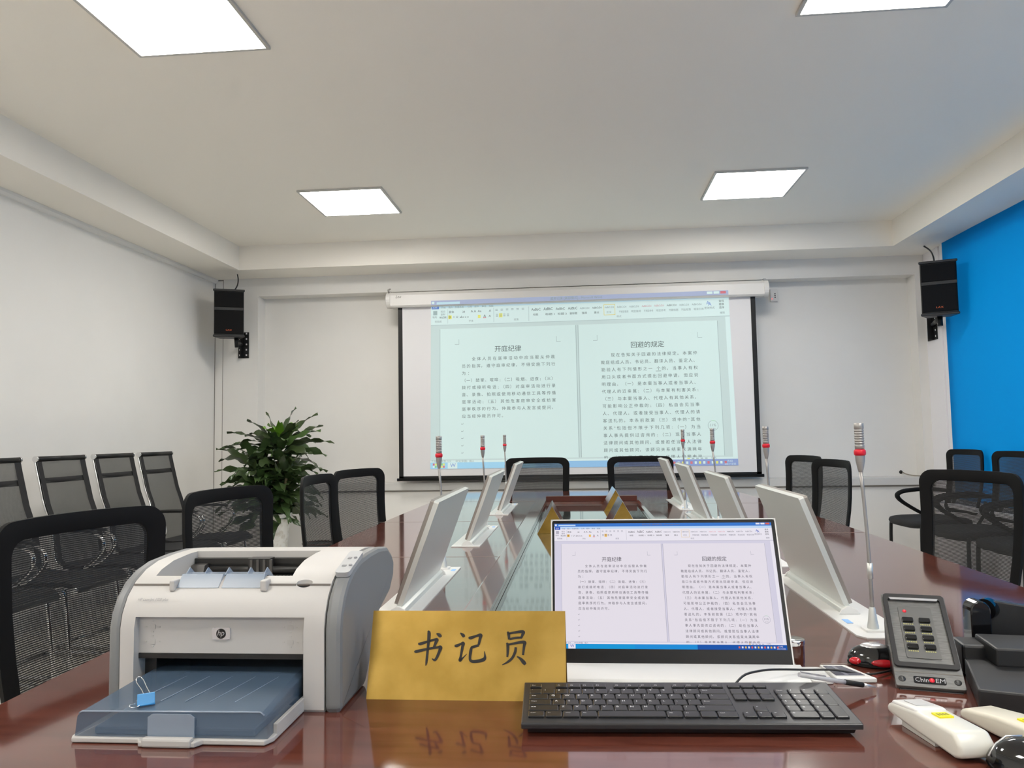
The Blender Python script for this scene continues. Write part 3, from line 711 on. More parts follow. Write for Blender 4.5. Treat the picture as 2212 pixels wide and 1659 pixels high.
ji = [[(18, 10, 1.5), (27, 17, 4.5), (30, 22, 3)], [(2, 46, 2), (8, 47, 4), (20, 42, 3), (28, 40, 4.5), (26, 50, 3.5), (22, 78, 3.2), (20, 88, 4), (28, 82, 2), (40, 70, .8)],
      [(44, 22, 2), (50, 24, 4), (68, 18, 3), (80, 16, 4.5), (79, 24, 4), (75, 44, 3)], [(52, 50, 2), (58, 50, 3.4), (76, 45, 3.2)],
      [(54, 50, 2.5), (52, 60, 4), (50, 78, 3.5), (52, 88, 3.6), (62, 91, 3.8), (84, 88, 4.4), (94, 83, 4.5), (95, 74, 2.5), (93, 62, .8)]]
yuan = [[(24, 6, 2), (28, 12, 4), (30, 28, 3)], [(28, 11, 2.5), (50, 7, 3), (66, 5, 3.6), (73, 7, 4.2), (70, 14, 3.6), (66, 24, 2.8)], [(31, 27, 2.6), (50, 23, 2.8), (68, 22, 2.6)],
        [(22, 38, 2), (26, 44, 4), (26, 64, 3.2), (25, 78, 2.4)], [(26, 43, 2.6), (50, 38, 3), (68, 35, 3.6), (77, 37, 4.5), (75, 46, 3.6), (72, 72, 2.8)],
        [(50, 50, 3), (48, 64, 3.6), (40, 80, 3.4), (26, 92, 2.8), (10, 100, .8)], [(54, 76, 1.5), (64, 82, 3.4), (74, 92, 5), (80, 98, 3.5)]]
for ch, cx in ((shu, -.0795), (ji, -.018), (yuan, .0505)):
    b = MB()
    for st in ch: stroke(st, cx - .002, .0995, .00050)
    b.build('engraved_character', M['ink'], cn)

# ================================================================== PRINTER
pr = thing('laser_printer', 'white and grey laser printer with smoky blue paper tray', 'printer', (-.525, 1.08, TT))
PROF = [(0, .004), (.003, .0), (.125, 0), (.16, .035), (.185, .085), (.285, .112), (.312, .135), (.316, .162), (.302, .176), (.27, .193), (.21, .2), (.15, .2), (.10, .197), (.065, .189), (.038, .176), (.018, .158), (.005, .136), (0, .115)]
def inset(pf, d):
    cx, cy = .13, .1; return [(cx + (a - cx) * (1 - d / .13), cy + (z - cy) * (1 - d / .1)) if z > .002 else (a, z) for a, z in pf]
body = MB().prism(PROF, 'x', -.147, .157).build('body', M['paper_white'], pr)
cb = MB().box(-.126, .127, -.02, .013, .077, .131).build('c', M['paper_white']); boolean(body, cb)
cb = MB().box(-.126, .127, -.02, .17, -.02, .0775).build('c', M['paper_white']); boolean(body, cb)
cb = MB().prism([(.050, .26), (.050, .168), (.075, .155), (.178, .135), (.178, .26)], 'x', -.122, .092).build('c', M['paper_white']); boolean(body, cb)
cb = MB().prism([(.116 + .012 * math.cos(a), .0355 + .006 * math.sin(a)) for a in [2 * PI * k / 20 for k in range(20)]], 'z', .160, .26).build('c', M['paper_white']); boolean(body, cb)
body.parent = pr; body.location = (0, 0, 0)
for f_ in body.data.polygons: f_.use_smooth = True
body.data.set_sharp_from_angle(angle=math.radians(28))
for x0, x1, nm in ((-.165, -.1475, 'side_cover'), (.1575, .182, 'side_cover')):
    b = MB(); b.prism([(a - (.0 if z > .1 else 0), z) for a, z in PROF], 'x', x0, x1, bev=.007 if x0 > 0 else .005, seg=2); o = b.build(nm, M['printer_grey'], pr, smooth=True, angle=22)
b = MB(); b.box(-.140, .150, .004, .16, .0, .006); b.box(-.1255, .1265, .130, .168, .002, .077); b.box(-.1255, .1265, .012, .168, .070, .0772); b.box(-.1258, -.108, .03, .168, .006, .0765); b.box(.120, .1268, .016, .168, .006, .0765)
b.build('tray_opening_lining', M['printer_dark'], pr)
# output bay mechanism
b = MB(); b.box(-.1215, .0915, .150, .1775, .137, .150); b.box(-.1215, .0915, .168, .1775, .137, .188); b.tube([(-.11, .158, .150), (.085, .158, .150)], .006, 8); b.tube([(-.09, .160, .172), (.065, .160, .172)], .006, 10); b.box(-.085, .06, .160, .168, .158, .164)
for k in range(5): b.tube([(-.105, .157, .15), (-.100, .157, .15)], .009, 8)
for cx in (-.052, .032):
    for k in range(8): b.tube([(cx - .021 + k * .006, .156, .153), (cx - .018 + k * .006, .156, .153)], .0105, 10)
b.box(-.121, .0915, .166, .1775, .181, .1895); b.box(-.022, .015, .150, .17, .172, .1915); b.build('output_rollers', M['printer_dark'], pr)
b = MB(); b.prism([(.135, .139), (.165, .140), (.170, .182), (.155, .180)], 'x', -.121, -.098); b.prism([(.140, .137), (.165, .140), (.170, .186), (.150, .184)], 'x', .068, .091)
for k in range(4): b.box(-.018 + k * .011, -.014 + k * .011, .148, .152, .166, .190)
build_each(b, 'output_guides', M['printer_dark2'], pr)
# output flap
fp = [(.0275, .1685), (.031, .1665), (.046, .1815), (.060, .183), (.059, .186), (.044, .1855)]
b = MB(); b.prism(fp, 'x', -.077, -.013); b.prism(fp, 'x', -.008, .052)
for cx in (-.074, -.045, -.012, .022, .048): b.prism([(.046, .184), (.082, .176), (.060, .193)], 'x', cx, cx + .0015)
b.build('output_flap', M['clear'], pr)
b = MB(); b.box(-.086, -.078, .022, .040, .164, .180, bev=.002); b.box(.053, .063, .022, .040, .164, .180, bev=.002); build_each(b, 'flap_hinge', M['paper_white'], pr)
b = MB()   # lid seam following the top of the slope
b.box(-.146, -.087, .0315, .0335, .1705, .1735, mtx=None); b.box(.064, .104, .0315, .0335, .1705, .1735); b.box(.125, .156, .0315, .0335, .1705, .1735)
build_each(b, 'lid_seam', M['groove'], pr)
MB().prism([(.116 + .0118 * math.cos(a), .0355 + .0058 * math.sin(a)) for a in [2 * PI * k / 20 for k in range(20)]], 'z', .1705, .1718).build('thumb_notch', mat('notch_brown', (.06, .045, .035), .5), pr)
# control panel on the right cover
b = MB(); Rm = Matrix.Translation((.172, .085, .1945)) @ Matrix.Rotation(math.radians(14), 4, 'X')
b.prism(rrect(-.014, .008, -.042, .040, .006, 3), 'z', -.004, .0035, mtx=Rm); b.build('control_panel', mat('panel_grey', (.4, .41, .42), .4), pr)
b = MB()
for (a, c) in ((.0, .012), (.0, -.016)):
    b.lathe([(0, 0), (.0028, 0), (.0028, .0015), (0, .0015)], 10, (a + .003, c, .0032), mtx=Rm)
b.box(-.0085, -.003, .008, .014, .0036, .0042, mtx=Rm); b.box(-.0095, -.003, -.020, -.015, .0036, .0042, mtx=Rm)
build_each(b, 'button', M['ink_soft'], pr)
# badges and markings
b = MB(); b.prism(rrect(-.0135, .0135, .0975, .1145, .002, 2), 'y', .0112, .0131); b.build('badge_plate', M['silver'], pr)
b = MB(); b.prism(arc(0, .106, .0072, 0, 360, 24)[:-1], 'y', .0108, .0112); b.build('badge_disc', M['ink'], pr)
b = MB(); add_text(b, 'hp', lambda x, y: Vector((-.0052 + x, .0104, .1035 + y)), .0115, fit=.0098, shear=.25); b.build('badge_letters', M['silver'], pr)
b = MB(); add_text(b, 'HP LaserJet 1020 plus', lambda x, y: Vector((-.128 + x, .0120 + .64 * y, .1528 + y)), .0048, fit=.046, shear=.15); b.build('model_lettering', M['ink_soft'], pr)
b = MB()
for cx in (-.105, .103):
    for cz in (.094, .115):
        for (a, c) in ((-.010, 0), (.010, 0), (0, .008), (0, -.007)): b.box(cx + a - .0016, cx + a + .0016, .0122, .0132, cz + c - .0008, cz + c + .0008)
        b.prism(rrect(cx - .0045, cx + .0045, cz - .004, cz + .004, .002, 2), 'y', .0124, .0132)
build_each(b, 'embossed_mark', mat('emboss', (.5, .485, .46), .5), pr)
# paper tray
b = MB(); y0, y1 = -.116, .0
b.prism([(-.136, y0 - .004), (-.046, y0 - .004), (-.040, y0 - .014), (.034, y0 - .014), (.040, y0 - .004), (.121, y0 - .004), (.128, y0 + .01), (.128, y1 + .01), (-.140, y1 + .01), (-.140, y0 + .004)], 'z', .001, .0075, bev=.0015)
b.box(.1225, .128, y0 + .02, y1 + .01, .006, .02, bev=.001)
b.build('paper_tray', M['paper_white'], pr)
b = MB(); b.box(-.036, .030, y0 - .016, y0 - .005, -.0 + .0005, .012, bev=.003); b.build('tray_handle', M['paper_white'], pr)
b = MB(); b.box(-.112, .105, y0 + .006, .12, .0078, .018, bev=.003); b.box(-.030, .024, y0 + .002, y0 + .014, .008, .030, bev=.003); b.build('tray_insert', M['tray_in'], pr)
cov = MB()   # thin smoky shell
fr = [(-.134, .008), (-.131, .033), (-.126, .0385), (.116, .0405), (.121, .035), (.1235, .008)]
bk = [(-.118, .008), (-.116, .044), (-.110, .050), (.112, .050), (.119, .044), (.120, .008)]
def shell(mb, A, ya, B, yb, th=.002):
    for i in range(len(A) - 1):
        mb.quad((A[i][0], ya, A[i][1]), (A[i + 1][0], ya, A[i + 1][1]), (B[i + 1][0], yb, B[i + 1][1]), (B[i][0], yb, B[i][1]))
shell(cov, fr, y0, bk, .012); shell(cov, bk, .012, bk, .125)
f = cov.bm.faces.new([cov.bm.verts.new((a, y0, z)) for a, z in fr])
bmesh.ops.remove_doubles(cov.bm, verts=cov.bm.verts, dist=1e-5)
cov.build('tray_cover', M['smoke'], pr)
b = MB(); b.tube([(-.128, y0 - .0005, .037), (-.124, y0 - .0005, .0395), (.114, y0 - .0005, .0413), (.1195, y0 - .0005, .037)], .0012, 6)
for k in range(5): b.tube([(-.07 + k * .034, -.085, .0424), (-.045 + k * .034, .0, .0488)], .0006, 4)
b.prism([(-.034, .009), (-.034, .034), (-.028, .038), (.022, .038), (.028, .034), (.028, .009)], 'y', y0 - .003, y0 - .001)
b.build('tray_cover_rib', M['clear'], pr)

# binder clip on the tray cover
bc = thing('binder_clip', 'small blue binder clip with wire handles on the printer tray', 'binder clip', (-.5755, .985, TT + .0425), math.radians(32))
bc.scale = (.88, .88, .88)
b = MB(); b.prism([(-.008, 0), (.008, 0), (.0015, .015), (-.0015, .015)], 'x', -.012, .012, bev=.0006, mtx=None)
b.build('clip_body', M['clip_blue'], bc)
b = MB(); b.tube([(-.012, -.0085, .001), (.012, -.0085, .001)], .0016, 8); b.tube([(-.012, .0085, .001), (.012, .0085, .001)], .0016, 8); build_each(b, 'clip_edge', M['clip_blue'], bc)
b = MB(); b.tube([(.007, .004, .010), (.001, .016, .020), (-.003, .024, .028), (-.0075, .0285, .0325), (-.0125, .0265, .032), (-.0125, .021, .027), (-.006, .012, .018), (-.002, .004, .010)], .0007, 6, soft=True)
b.tube([(-.008, -.008, .002), (-.013, -.014, .001), (-.017, -.018, .002), (-.022, -.017, .004), (-.021, -.012, .005), (-.014, -.008, .004)], .0007, 6, soft=True)
b.build('wire_handle', M['chrome'], bc)

# ================================================================== CLERK'S MONITOR
cm = thing('clerk_monitor', 'slim monitor in a white shell showing two document pages, behind the keyboard', 'monitor', (.142, 1.300, TT))
W2 = .1965; HH = .2465; Rm = Matrix.Translation((0, 0, .004)) @ Matrix.Rotation(math.radians(-21.3), 4, 'X')
b = MB(); b.prism(rrect(-W2, W2, 0, HH, .006, 4), 'y', .001, .008, mtx=Rm); b.build('back_shell', M['plate_white'], cm)
b = MB()
for (x0, x1, z0, z1) in ((-W2, -W2 + .0022, .0, HH), (W2 - .0022, W2, 0, HH), (-W2, W2, HH - .002, HH)): b.box(x0, x1, -.0012, .001, z0, z1, mtx=Rm)
b.build('shell_rim', M['plate_white'], cm)
b = MB(); b.prism(rrect(-W2 + .0022, W2 - .0022, .0, HH - .002, .004, 3), 'y', -.001, .001, mtx=Rm); b.build('bezel', M['screen_black'], cm)
def monf(u_, v_, lay):
    x = -W2 + .0060 + u_ * (2 * W2 - .0142); z = .0265 + (1 - v_) * (HH - .0265 - .0075)
    return Rm @ Vector((x, -.0012 - .00006 * lay, z))
doc_picture('screen_image', cm, monf, 1.786, mon_pal, .021, 1.)
doc_picture('screen_title_bar', cm, monf, 1.786, mon_pal, .0, .0209)
b = MB(); b.prism([(-.075, .0005), (.018, .0005), (.018, .004), (-.002, .0065), (-.012, .012), (-.030, .010), (-.070, .0045)], 'x', -W2, W2 + .006, bev=.001); b.build('base_plate', M['plate_white'], cm, angle=30)
b = MB(); b.prism(rrect(W2 + .0065, W2 + .040, -.072, .0, .008, 4), 'z', .0005, .0055, bev=.001); b.build('base_wing', M['plate_white'], cm)

# ================================================================== KEYBOARD
kb = thing('computer_keyboard', 'black full-size computer keyboard in front of the monitor', 'keyboard', (-.083, 1.004, TT), math.radians(2.0))
KW, KD = .430, .133
tilt = math.radians(4.2); KT = Matrix.Translation((0, 0, .014)) @ Matrix.Rotation(tilt, 4, 'X')
b = MB(); b.prism([(0, -.004), (KD, -.010), (KD, .004), (.002, .004), (0, .003)], 'x', 0, KW, bev=.0015, mtx=KT); b.prism([(.01, -.012), (KD - .006, -.019), (KD - .004, -.010), (.004, -.004)], 'x', .008, KW - .008, mtx=KT)
b.build('keyboard_case', M['kb_case'], kb)
u1 = .0182
rows = []
y = .109; X0 = .008
fk = [(0, 1, 'Esc')] + [(2 + i, 1, 'F%d' % (i + 1)) for i in range(4)] + [(6.5 + i, 1, 'F%d' % (i + 5)) for i in range(4)] + [(11 + i, 1, 'F%d' % (i + 9)) for i in range(4)]
rows.append((.1145, .0125, fk + [(15.3 + i, 1, '') for i in range(3)]))
num = [(i, 1, c) for i, c in enumerate('`1234567890-=')] + [(13, 2, 'Back')]
rows.append((.0945, .0165, num + [(15.3 + i, 1, '') for i in range(3)] + [(18.6 + i, 1, c) for i, c in enumerate(('Num', '/', '*', '-'))]))
q = [(0, 1.5, 'Tab')] + [(1.5 + i, 1, c) for i, c in enumerate('QWERTYUIOP[]')] + [(13.5, 1.5, '\\')]
rows.append((.0765, .0165, q + [(15.3 + i, 1, '') for i in range(3)] + [(18.6 + i, 1, c) for i, c in enumerate('789')]))
rows.append((.0585, .0165, [(0, 1.75, 'Caps')] + [(1.75 + i, 1, c) for i, c in enumerate("ASDFGHJKL;'")] + [(12.75, 2.25, 'Enter')] + [(18.6 + i, 1, c) for i, c in enumerate('456')]))
rows.append((.0405, .0165, [(0, 2.25, 'Shift')] + [(2.25 + i, 1, c) for i, c in enumerate('ZXCVBNM,./')] + [(12.25, 2.75, 'Shift')] + [(16.3, 1, '^')] + [(18.6 + i, 1, c) for i, c in enumerate('123')]))
rows.append((.0225, .0165, [(0, 1.25, 'Ctrl'), (1.25, 1.25, 'Fn'), (2.5, 1.25, 'Win'), (3.75, 1.25, 'Alt'), (5, 4.9, ''), (9.9, 1.2, 'Alt'), (11.1, 1.2, 'Fn'), (12.3, 1.2, ''), (13.5, 1.5, 'Ctrl'), (15.3, 1, '<'), (16.3, 1, 'v'), (17.3, 1, '>'), (18.6, 2, '0'), (20.6, 1, '.')]))
leg = MB()
def key(x, yc, wk, hk, txt):
    x0 = X0 + x * u1 + .0009; x1 = X0 + (x + wk) * u1 - .0009; y0, y1 = yc - hk / 2 + .0009, yc + hk / 2 - .0009
    b = bmesh.new(); A = [b.verts.new((a, c, .004)) for a, c in rrect(x0, x1, y0, y1, .0015, 2)]; B = [b.verts.new((a, c, .0062)) for a, c in rrect(x0, x1, y0, y1, .0015, 2)]; D = [b.verts.new((a, c, .0070)) for a, c in rrect(x0 + .001, x1 - .001, y0 + .001, y1 - .001, .0014, 2)]
    n = len(A)
    for P_, Q_ in ((A, B), (B, D)):
        for i in range(n): b.faces.new((P_[i], P_[(i + 1) % n], Q_[(i + 1) % n], Q_[i]))
    b.faces.new(D); mb = MB(); mb.merge(b, KT); mb.build('key', KEYM, kb)
    if txt: add_text(leg, txt, lambda a, c: KT @ Vector((x0 + .003 + a, y1 - .0075 + c, .0072)), .0062 if len(txt) == 1 else .0038)
KEYM = mat('key_plastic', (.016, .016, .017), .33)
for yc, hk, ks in rows:
    for (x, wk, tx) in ks: key(x, yc, wk, .0180 if hk > .015 else .0135, tx)
key(21.6, .0675, 1, .036, '+'); key(21.6, .0315, 1, .036, '')
leg.build('key_legends', mat('legend_white', (.8, .8, .82), .5), kb)
tag(MB().tube([(.215, 1.150, TT + .024), (.235, 1.175, TT + .030), (.27, 1.21, TT + .026), (.30, 1.235, TT + .02), (.345, 1.255, TT + .014), (.39, 1.262, TT + .012), (.43, 1.262, TT + .006), (.46, 1.275, TT + .004), (.50, 1.305, TT + .0035), (.54, 1.36, TT + .003)], .0017, 6, soft=True).build('keyboard_cable', M['wire']), 'thin black cable running from the keyboard to the right behind the keypad', 'cable')

# ================================================================== SMALL THINGS ON THE RIGHT
t = thing('mobile_phone', 'white phone-like device with grey glass lying right of the monitor', 'phone', (.3825, 1.268, TT + .0002))
b = MB(); b.prism([(-.000, -.034), (.062, -.030), (.058, -.022), (.036, .038), (-.004, .038)], 'z', 0, .0075, bev=.002); b.build('case', M['plate_white'], t)
b = MB(); b.prism([(.004, -.020), (.048, -.018), (.028, .028), (-.001, .028)], 'z', .0076, .0082); b.build('display_glass', M['phone_glass'], t)
b = MB(); b.prism([(.018, -.0195), (.024, -.0192), (.016, .028), (.011, .028)], 'z', .0083, .0084); b.build('screen_stripe', mat('stripe_grey', (.25, .25, .3), .2), t)
t = thing('pen', 'clear ballpoint pen with black grip behind the keyboard', 'pen', (.305, 1.150, TT + .038), math.radians(22))
Rm = Matrix.Rotation(math.radians(13.5), 4, 'Y')
MB().tube([(0, 0, 0), (.095, 0, 0)], .0033, 10, mtx=Rm).build('barrel', mat('clear_barrel', (.62, .62, .64), .1, alpha=.7), t)
MB().tube([(.080, 0, 0), (.112, 0, 0)], .0038, 10, mtx=Rm).build('grip', M['rubber'], t)
MB().tube([(.112, 0, 0), (.124, 0, 0), (.136, 0, 0)], [.0034, .0024, .0008], 10, mtx=Rm).build('tip', M['silver'], t)
MB().box(.002, .045, -.0015, .0015, .0036, .0048, mtx=Rm).build('pocket_clip', M['silver'], t)
t = thing('lacquer_cup', 'small brown lacquer cup with silver rim behind the right corner of the monitor', 'cup', (.345, 1.337, TT))
MB().lathe([(.0185, 0), (.0195, .004), (.0195, .032)], 24).build('cup_body', M['brown_gloss'], t, smooth=True, angle=40)
MB().lathe([(.0197, .032), (.0205, .033), (.0205, .040), (.018, .041)], 24).build('rim', M['chrome'], t, smooth=True, angle=40)
# voting keypad
vk = thing('voting_keypad', 'grey slanted keypad with eight black buttons on the table', 'keypad', (.5065, 1.200, TT), math.radians(-14))
Rm = Matrix.Translation((0, 0, .006)) @ Matrix.Rotation(math.radians(37), 4, 'X')
Wk, Lk = .0465, .176
b = MB(); b.prism(rrect(-Wk, Wk, 0, Lk, .003, 3), 'z', -.010, .0, bev=.001, mtx=Rm); b.build('face_plate', M['pad_metal'], vk)
b = MB(); b.prism([(0, .0), (.148, .0), (.148, .100), (.138, .103), (.008, .0045)], 'x', -Wk + .004, Wk - .004, bev=.001); b.build('stand', M['charcoal'], vk)
fr_o = rrect(-Wk + .002, Wk - .002, .032, Lk - .002, .006, 4); fr_i = rrect(-Wk + .0085, Wk - .0085, .040, Lk - .012, .003, 4)
b = MB(); bb = bmesh.new(); A = [bb.verts.new((x, y, .0)) for x, y in fr_o]; B = [bb.verts.new((x, y, .004)) for x, y in fr_o]; D = [bb.verts.new((x, y, .004)) for x, y in fr_i]; E_ = [bb.verts.new((x, y, .0005)) for x, y in fr_i]
for P_, Q_ in ((A, B), (B, D), (D, E_)):
    for i in range(len(P_)): bb.faces.new((P_[i], P_[(i + 1) % len(P_)], Q_[(i + 1) % len(P_)], Q_[i]))
b.merge(bb, Rm); b.build('raised_frame', M['charcoal'], vk)
b = MB(); b.prism([(-.034, Lk - .0145), (.034, Lk - .0145), (.036, Lk - .0105), (-.036, Lk - .0105)], 'z', .0035, .005, mtx=Rm); b.build('top_strip', M['silver'], vk)
b = MB(); b.prism(rrect(-.025, .023, .050, Lk - .026, .003, 3), 'z', .0004, .0014, mtx=Rm); b.build('key_field', mat('key_field_grey', (.16, .16, .155), .35, metal=.3), vk)
b2 = MB()
for r_ in range(4):
    for c_ in range(2):
        x = -.014 + c_ * .024; y = .070 + r_ * .0172
        b = MB(); b.prism(rrect(x - .008, x + .008, y - .0045, y + .0045, .002, 3), 'z', .0012, .0052, bev=.0012, mtx=Rm); b.build('button', M['gloss_black'], vk)
        for k in range(5): b2.box(x - .007 + k * .003, x - .005 + k * .003, y - .0082, y - .0062, .0014, .0018, mtx=Rm)
b2.build('button_caption', mat('caption_yellow', (.5, .48, .2), .6), vk)
b = MB(); b.box(-Wk + .001, Wk - .001, .0245, .0255, .0001, .0004, mtx=Rm); b.build('plate_seam', M['groove'], vk)
b = MB()
for x in (-.037, .037): b.lathe([(0, 0), (.005, 0), (.005, .0006), (0, .0006)], 12, (x, .012, .0), mtx=Rm)
build_each(b, 'screw', mat('screw_dark', (.07, .07, .07), .4, metal=.6), vk)
b = MB(); b.prism(rrect(-.0215, .0215, .006, .018, .002, 2), 'z', .0, .0006, mtx=Rm); b.build('logo_plate', M['screen_black'], vk)
b = MB(); add_text(b, 'Chin', lambda x, y: Rm @ Vector((-.0195 + x, .0085 + y, .0008)), .0105, fit=.018); add_text(b, 'EM', lambda x, y: Rm @ Vector((.0075 + x, .0085 + y, .0008)), .0105, fit=.0125, shear=.1); b.build('logo_letters', M['silver'], vk)
b = MB(); b.lathe([(0, 0), (.0038, 0), (.0038, .0004), (0, .0004)], 14, (.0028, .012, .0006), mtx=Rm); b.lathe([(0, 0), (.003, 0), (.003, .0004), (0, .0004)], 14, (-.016, Lk - .036, .0016), mtx=Rm); b.build('logo_dot', M['red'], vk)
# black and red mouse
t = thing('computer_mouse', 'glossy black computer mouse with red patches and silver top, left of the keypad', 'mouse', (.475, 1.335, TT), math.radians(-12))
def dome(mb, rx, ry, rz_, z0, nu=20, nv=7, mi=lambda a, v: 0, pw=.8):
    b = bmesh.new(); rings = []
    for j in range(nv + 1):
        v = j / nv * PI / 2
        rings.append([b.verts.new((rx * max(math.cos(v), .0) ** pw * math.cos(2 * PI * k / nu), ry * max(math.cos(v), .0) ** pw * math.sin(2 * PI * k / nu), z0 + rz_ * math.sin(v))) for k in range(nu)] if j < nv else [b.verts.new((0, 0, z0 + rz_))])
    for j in range(nv):
        for k in range(nu):
            if j < nv - 1: f = b.faces.new((rings[j][k], rings[j][(k + 1) % nu], rings[j + 1][(k + 1) % nu], rings[j + 1][k]))
            else: f = b.faces.new((rings[j][k], rings[j][(k + 1) % nu], rings[j + 1][0]))
            f.smooth = True
    mb.merge(b)
b = MB(); dome(b, .041, .028, .026, .006); b.build('shell', M['gloss_black'], t, smooth=True)
b = MB(); b.lathe([(.038, 0), (.041, .002), (.041, .006)], 24, mtx=Matrix.Scale(.7, 4, (0, 1, 0))); b.build('base', M['black'], t, smooth=True, angle=40)
b = MB(); dome(b, .021, .014, .006, .0285); b.build('silver_top', M['silver'], t, smooth=True)
b = MB(); bb = MB(); dome(bb, .010, .006, .006, 0); bmesh.ops.transform(bb.bm, matrix=Matrix.Translation((-.030, -.0185, .009)) @ Matrix.Rotation(math.radians(60), 4, 'X'), verts=bb.bm.verts); bb.build('red_patch', M['gloss_red'], t, smooth=True)
bb = MB(); dome(bb, .019, .0065, .006, 0); bmesh.ops.transform(bb.bm, matrix=Matrix.Translation((.010, -.0245, .009)) @ Matrix.Rotation(math.radians(60), 4, 'X'), verts=bb.bm.verts); bb.build('red_patch', M['gloss_red'], t, smooth=True)
# cream remote controls
def remote(name, label, loc, rz, rich):
    t = thing(name, label, 'remote control', loc, math.radians(rz), 'remote controls lying face down')
    L_ = .152
    b = MB(); b.prism([(0, .010), (.004, .005), (.058, .003), (L_ - .012, .0), (L_, .004), (L_, .018), (L_ - .012, .030), (.062, .0275), (.012, .021), (.002, .017)], 'x', -.0225, .0225, bev=.005, seg=3)
    b.build('shell', M['ivory'] if rich else M['cream'], t, smooth=True, angle=50)
    if rich:
        b = MB(); b.prism([(.008, .0165), (.066, .0215), (.066, .0292), (.058, .0292), (.010, .0235)], 'x', -.0205, .0205, bev=.003, seg=3); b.build('battery_lid', M['ivory2'], t, smooth=True, angle=50)
        b = MB(); b.box(-.014, .010, .022, .05, .0262, .0272, bev=.0004, mtx=rot('X', 6, (0, .03, .026))); b.build('thumb_recess', mat('thumb_grey', (.55, .55, .55), .4), t)
        b = MB(); b.box(-.019, .019, .03, .10, -.0025, .004); b.build('slide_rail', mat('rail_grey', (.5, .49, .45), .5), t)
    b = MB(); Z = .0298; b.box(-.010, .008, .078, .095, Z - .002, Z + .0004, mtx=rot('X', 2.2, (0, .085, Z))); b.build('yellow_sticker', M['yellow'], t)
    b = MB()
    for k in range(4): b.box(-.008 + k * .0038, -.0055 + k * .0038, .083, .090, Z + .0004, Z + .0006, mtx=rot('X', 2.2, (0, .085, Z)))
    b.build('sticker_print', mat('sticker_ink', (.25, .25, .02), .6), t)
    return t
remote('remote_control', 'off-white remote control with a sliding lid and yellow sticker, before the keypad', (.4245, 1.098, TT + .003), 189, True)
remote('remote_control', 'plain cream remote control with a yellow sticker at the right edge', (.509, 1.086, TT + .001), 197, False)
# big black mouse at the lower right
t = thing('computer_mouse', 'large glossy black mouse cut by the lower right corner', 'mouse', (.505, .922, TT), math.radians(-30))
b = MB(); dome(b, .056, .034, .034, .004); b.build('shell', M['gloss_black'], t, smooth=True)
b = MB(); b.lathe([(.050, 0), (.055, .002), (.055, .005)], 24, mtx=Matrix.Scale(.62, 4, (0, 1, 0))); b.build('base', M['black'], t, smooth=True, angle=40)
b = MB(); b.tube([(-.052, -.012, .014), (-.045, -.002, .026), (-.035, .008, .033), (-.02, .016, .034)], .001, 6); b.build('trim_line', M['silver'], t)
# black desktop device with a hinge
t = thing('desk_device', 'black stepped desktop device with rounded hinge at the right edge', 'device', (.613, 1.205, TT), math.radians(0))
b = MB(); b.prism([(.0, .0), (.30, .0), (.30, .026), (.0, .028)], 'x', 0.0, .26, bev=.003, mtx=Matrix.Rotation(math.radians(-20), 4, 'Z') @ Matrix.Translation((-.045, -.10, 0))); b.build('lower_base', M['charcoal'], t)
b = MB(); b.box(-.0, .20, .03, .12, .026, .054, bev=.003, mtx=rot('Z', -8)); b.build('upper_step', M['charcoal'], t)
b = MB(); b.box(-.032, .02, .075, .13, .0, .046, bev=.004, mtx=rot('Z', -8)); b.build('side_ledge', M['charcoal'], t)
b = MB(); b.prism([(-.016, .0)] + [(.016 * math.cos(a) * -1, .083 + .016 * math.sin(a)) for a in [PI * k / 10 for k in range(11)]] + [(.016, .0)], 'y', .115, .145, bev=.002, mtx=Matrix.Translation((.042, .03, 0))); b.build('hinge_post', M['gloss_black'], t)
b = MB(); b.tube([(.058, .165, .082), (.070, .175, .082)], .017, 20); b.build('hinge_ring', M['gloss_black'], t, angle=40)
b = MB(); b.prism([(.06, .03), (.06, .098), (.30, .062), (.30, .03)], 'y', .165, .185, bev=.002, mtx=rot('Z', -10, (.06, .165, 0))); b.build('arm', M['charcoal'], t)
b = MB(); b.box(.075, .18, -.065, -.02, .0265, .030, bev=.001, mtx=rot('Z', -20)); b.build('paper_slot', M['silver'], t)

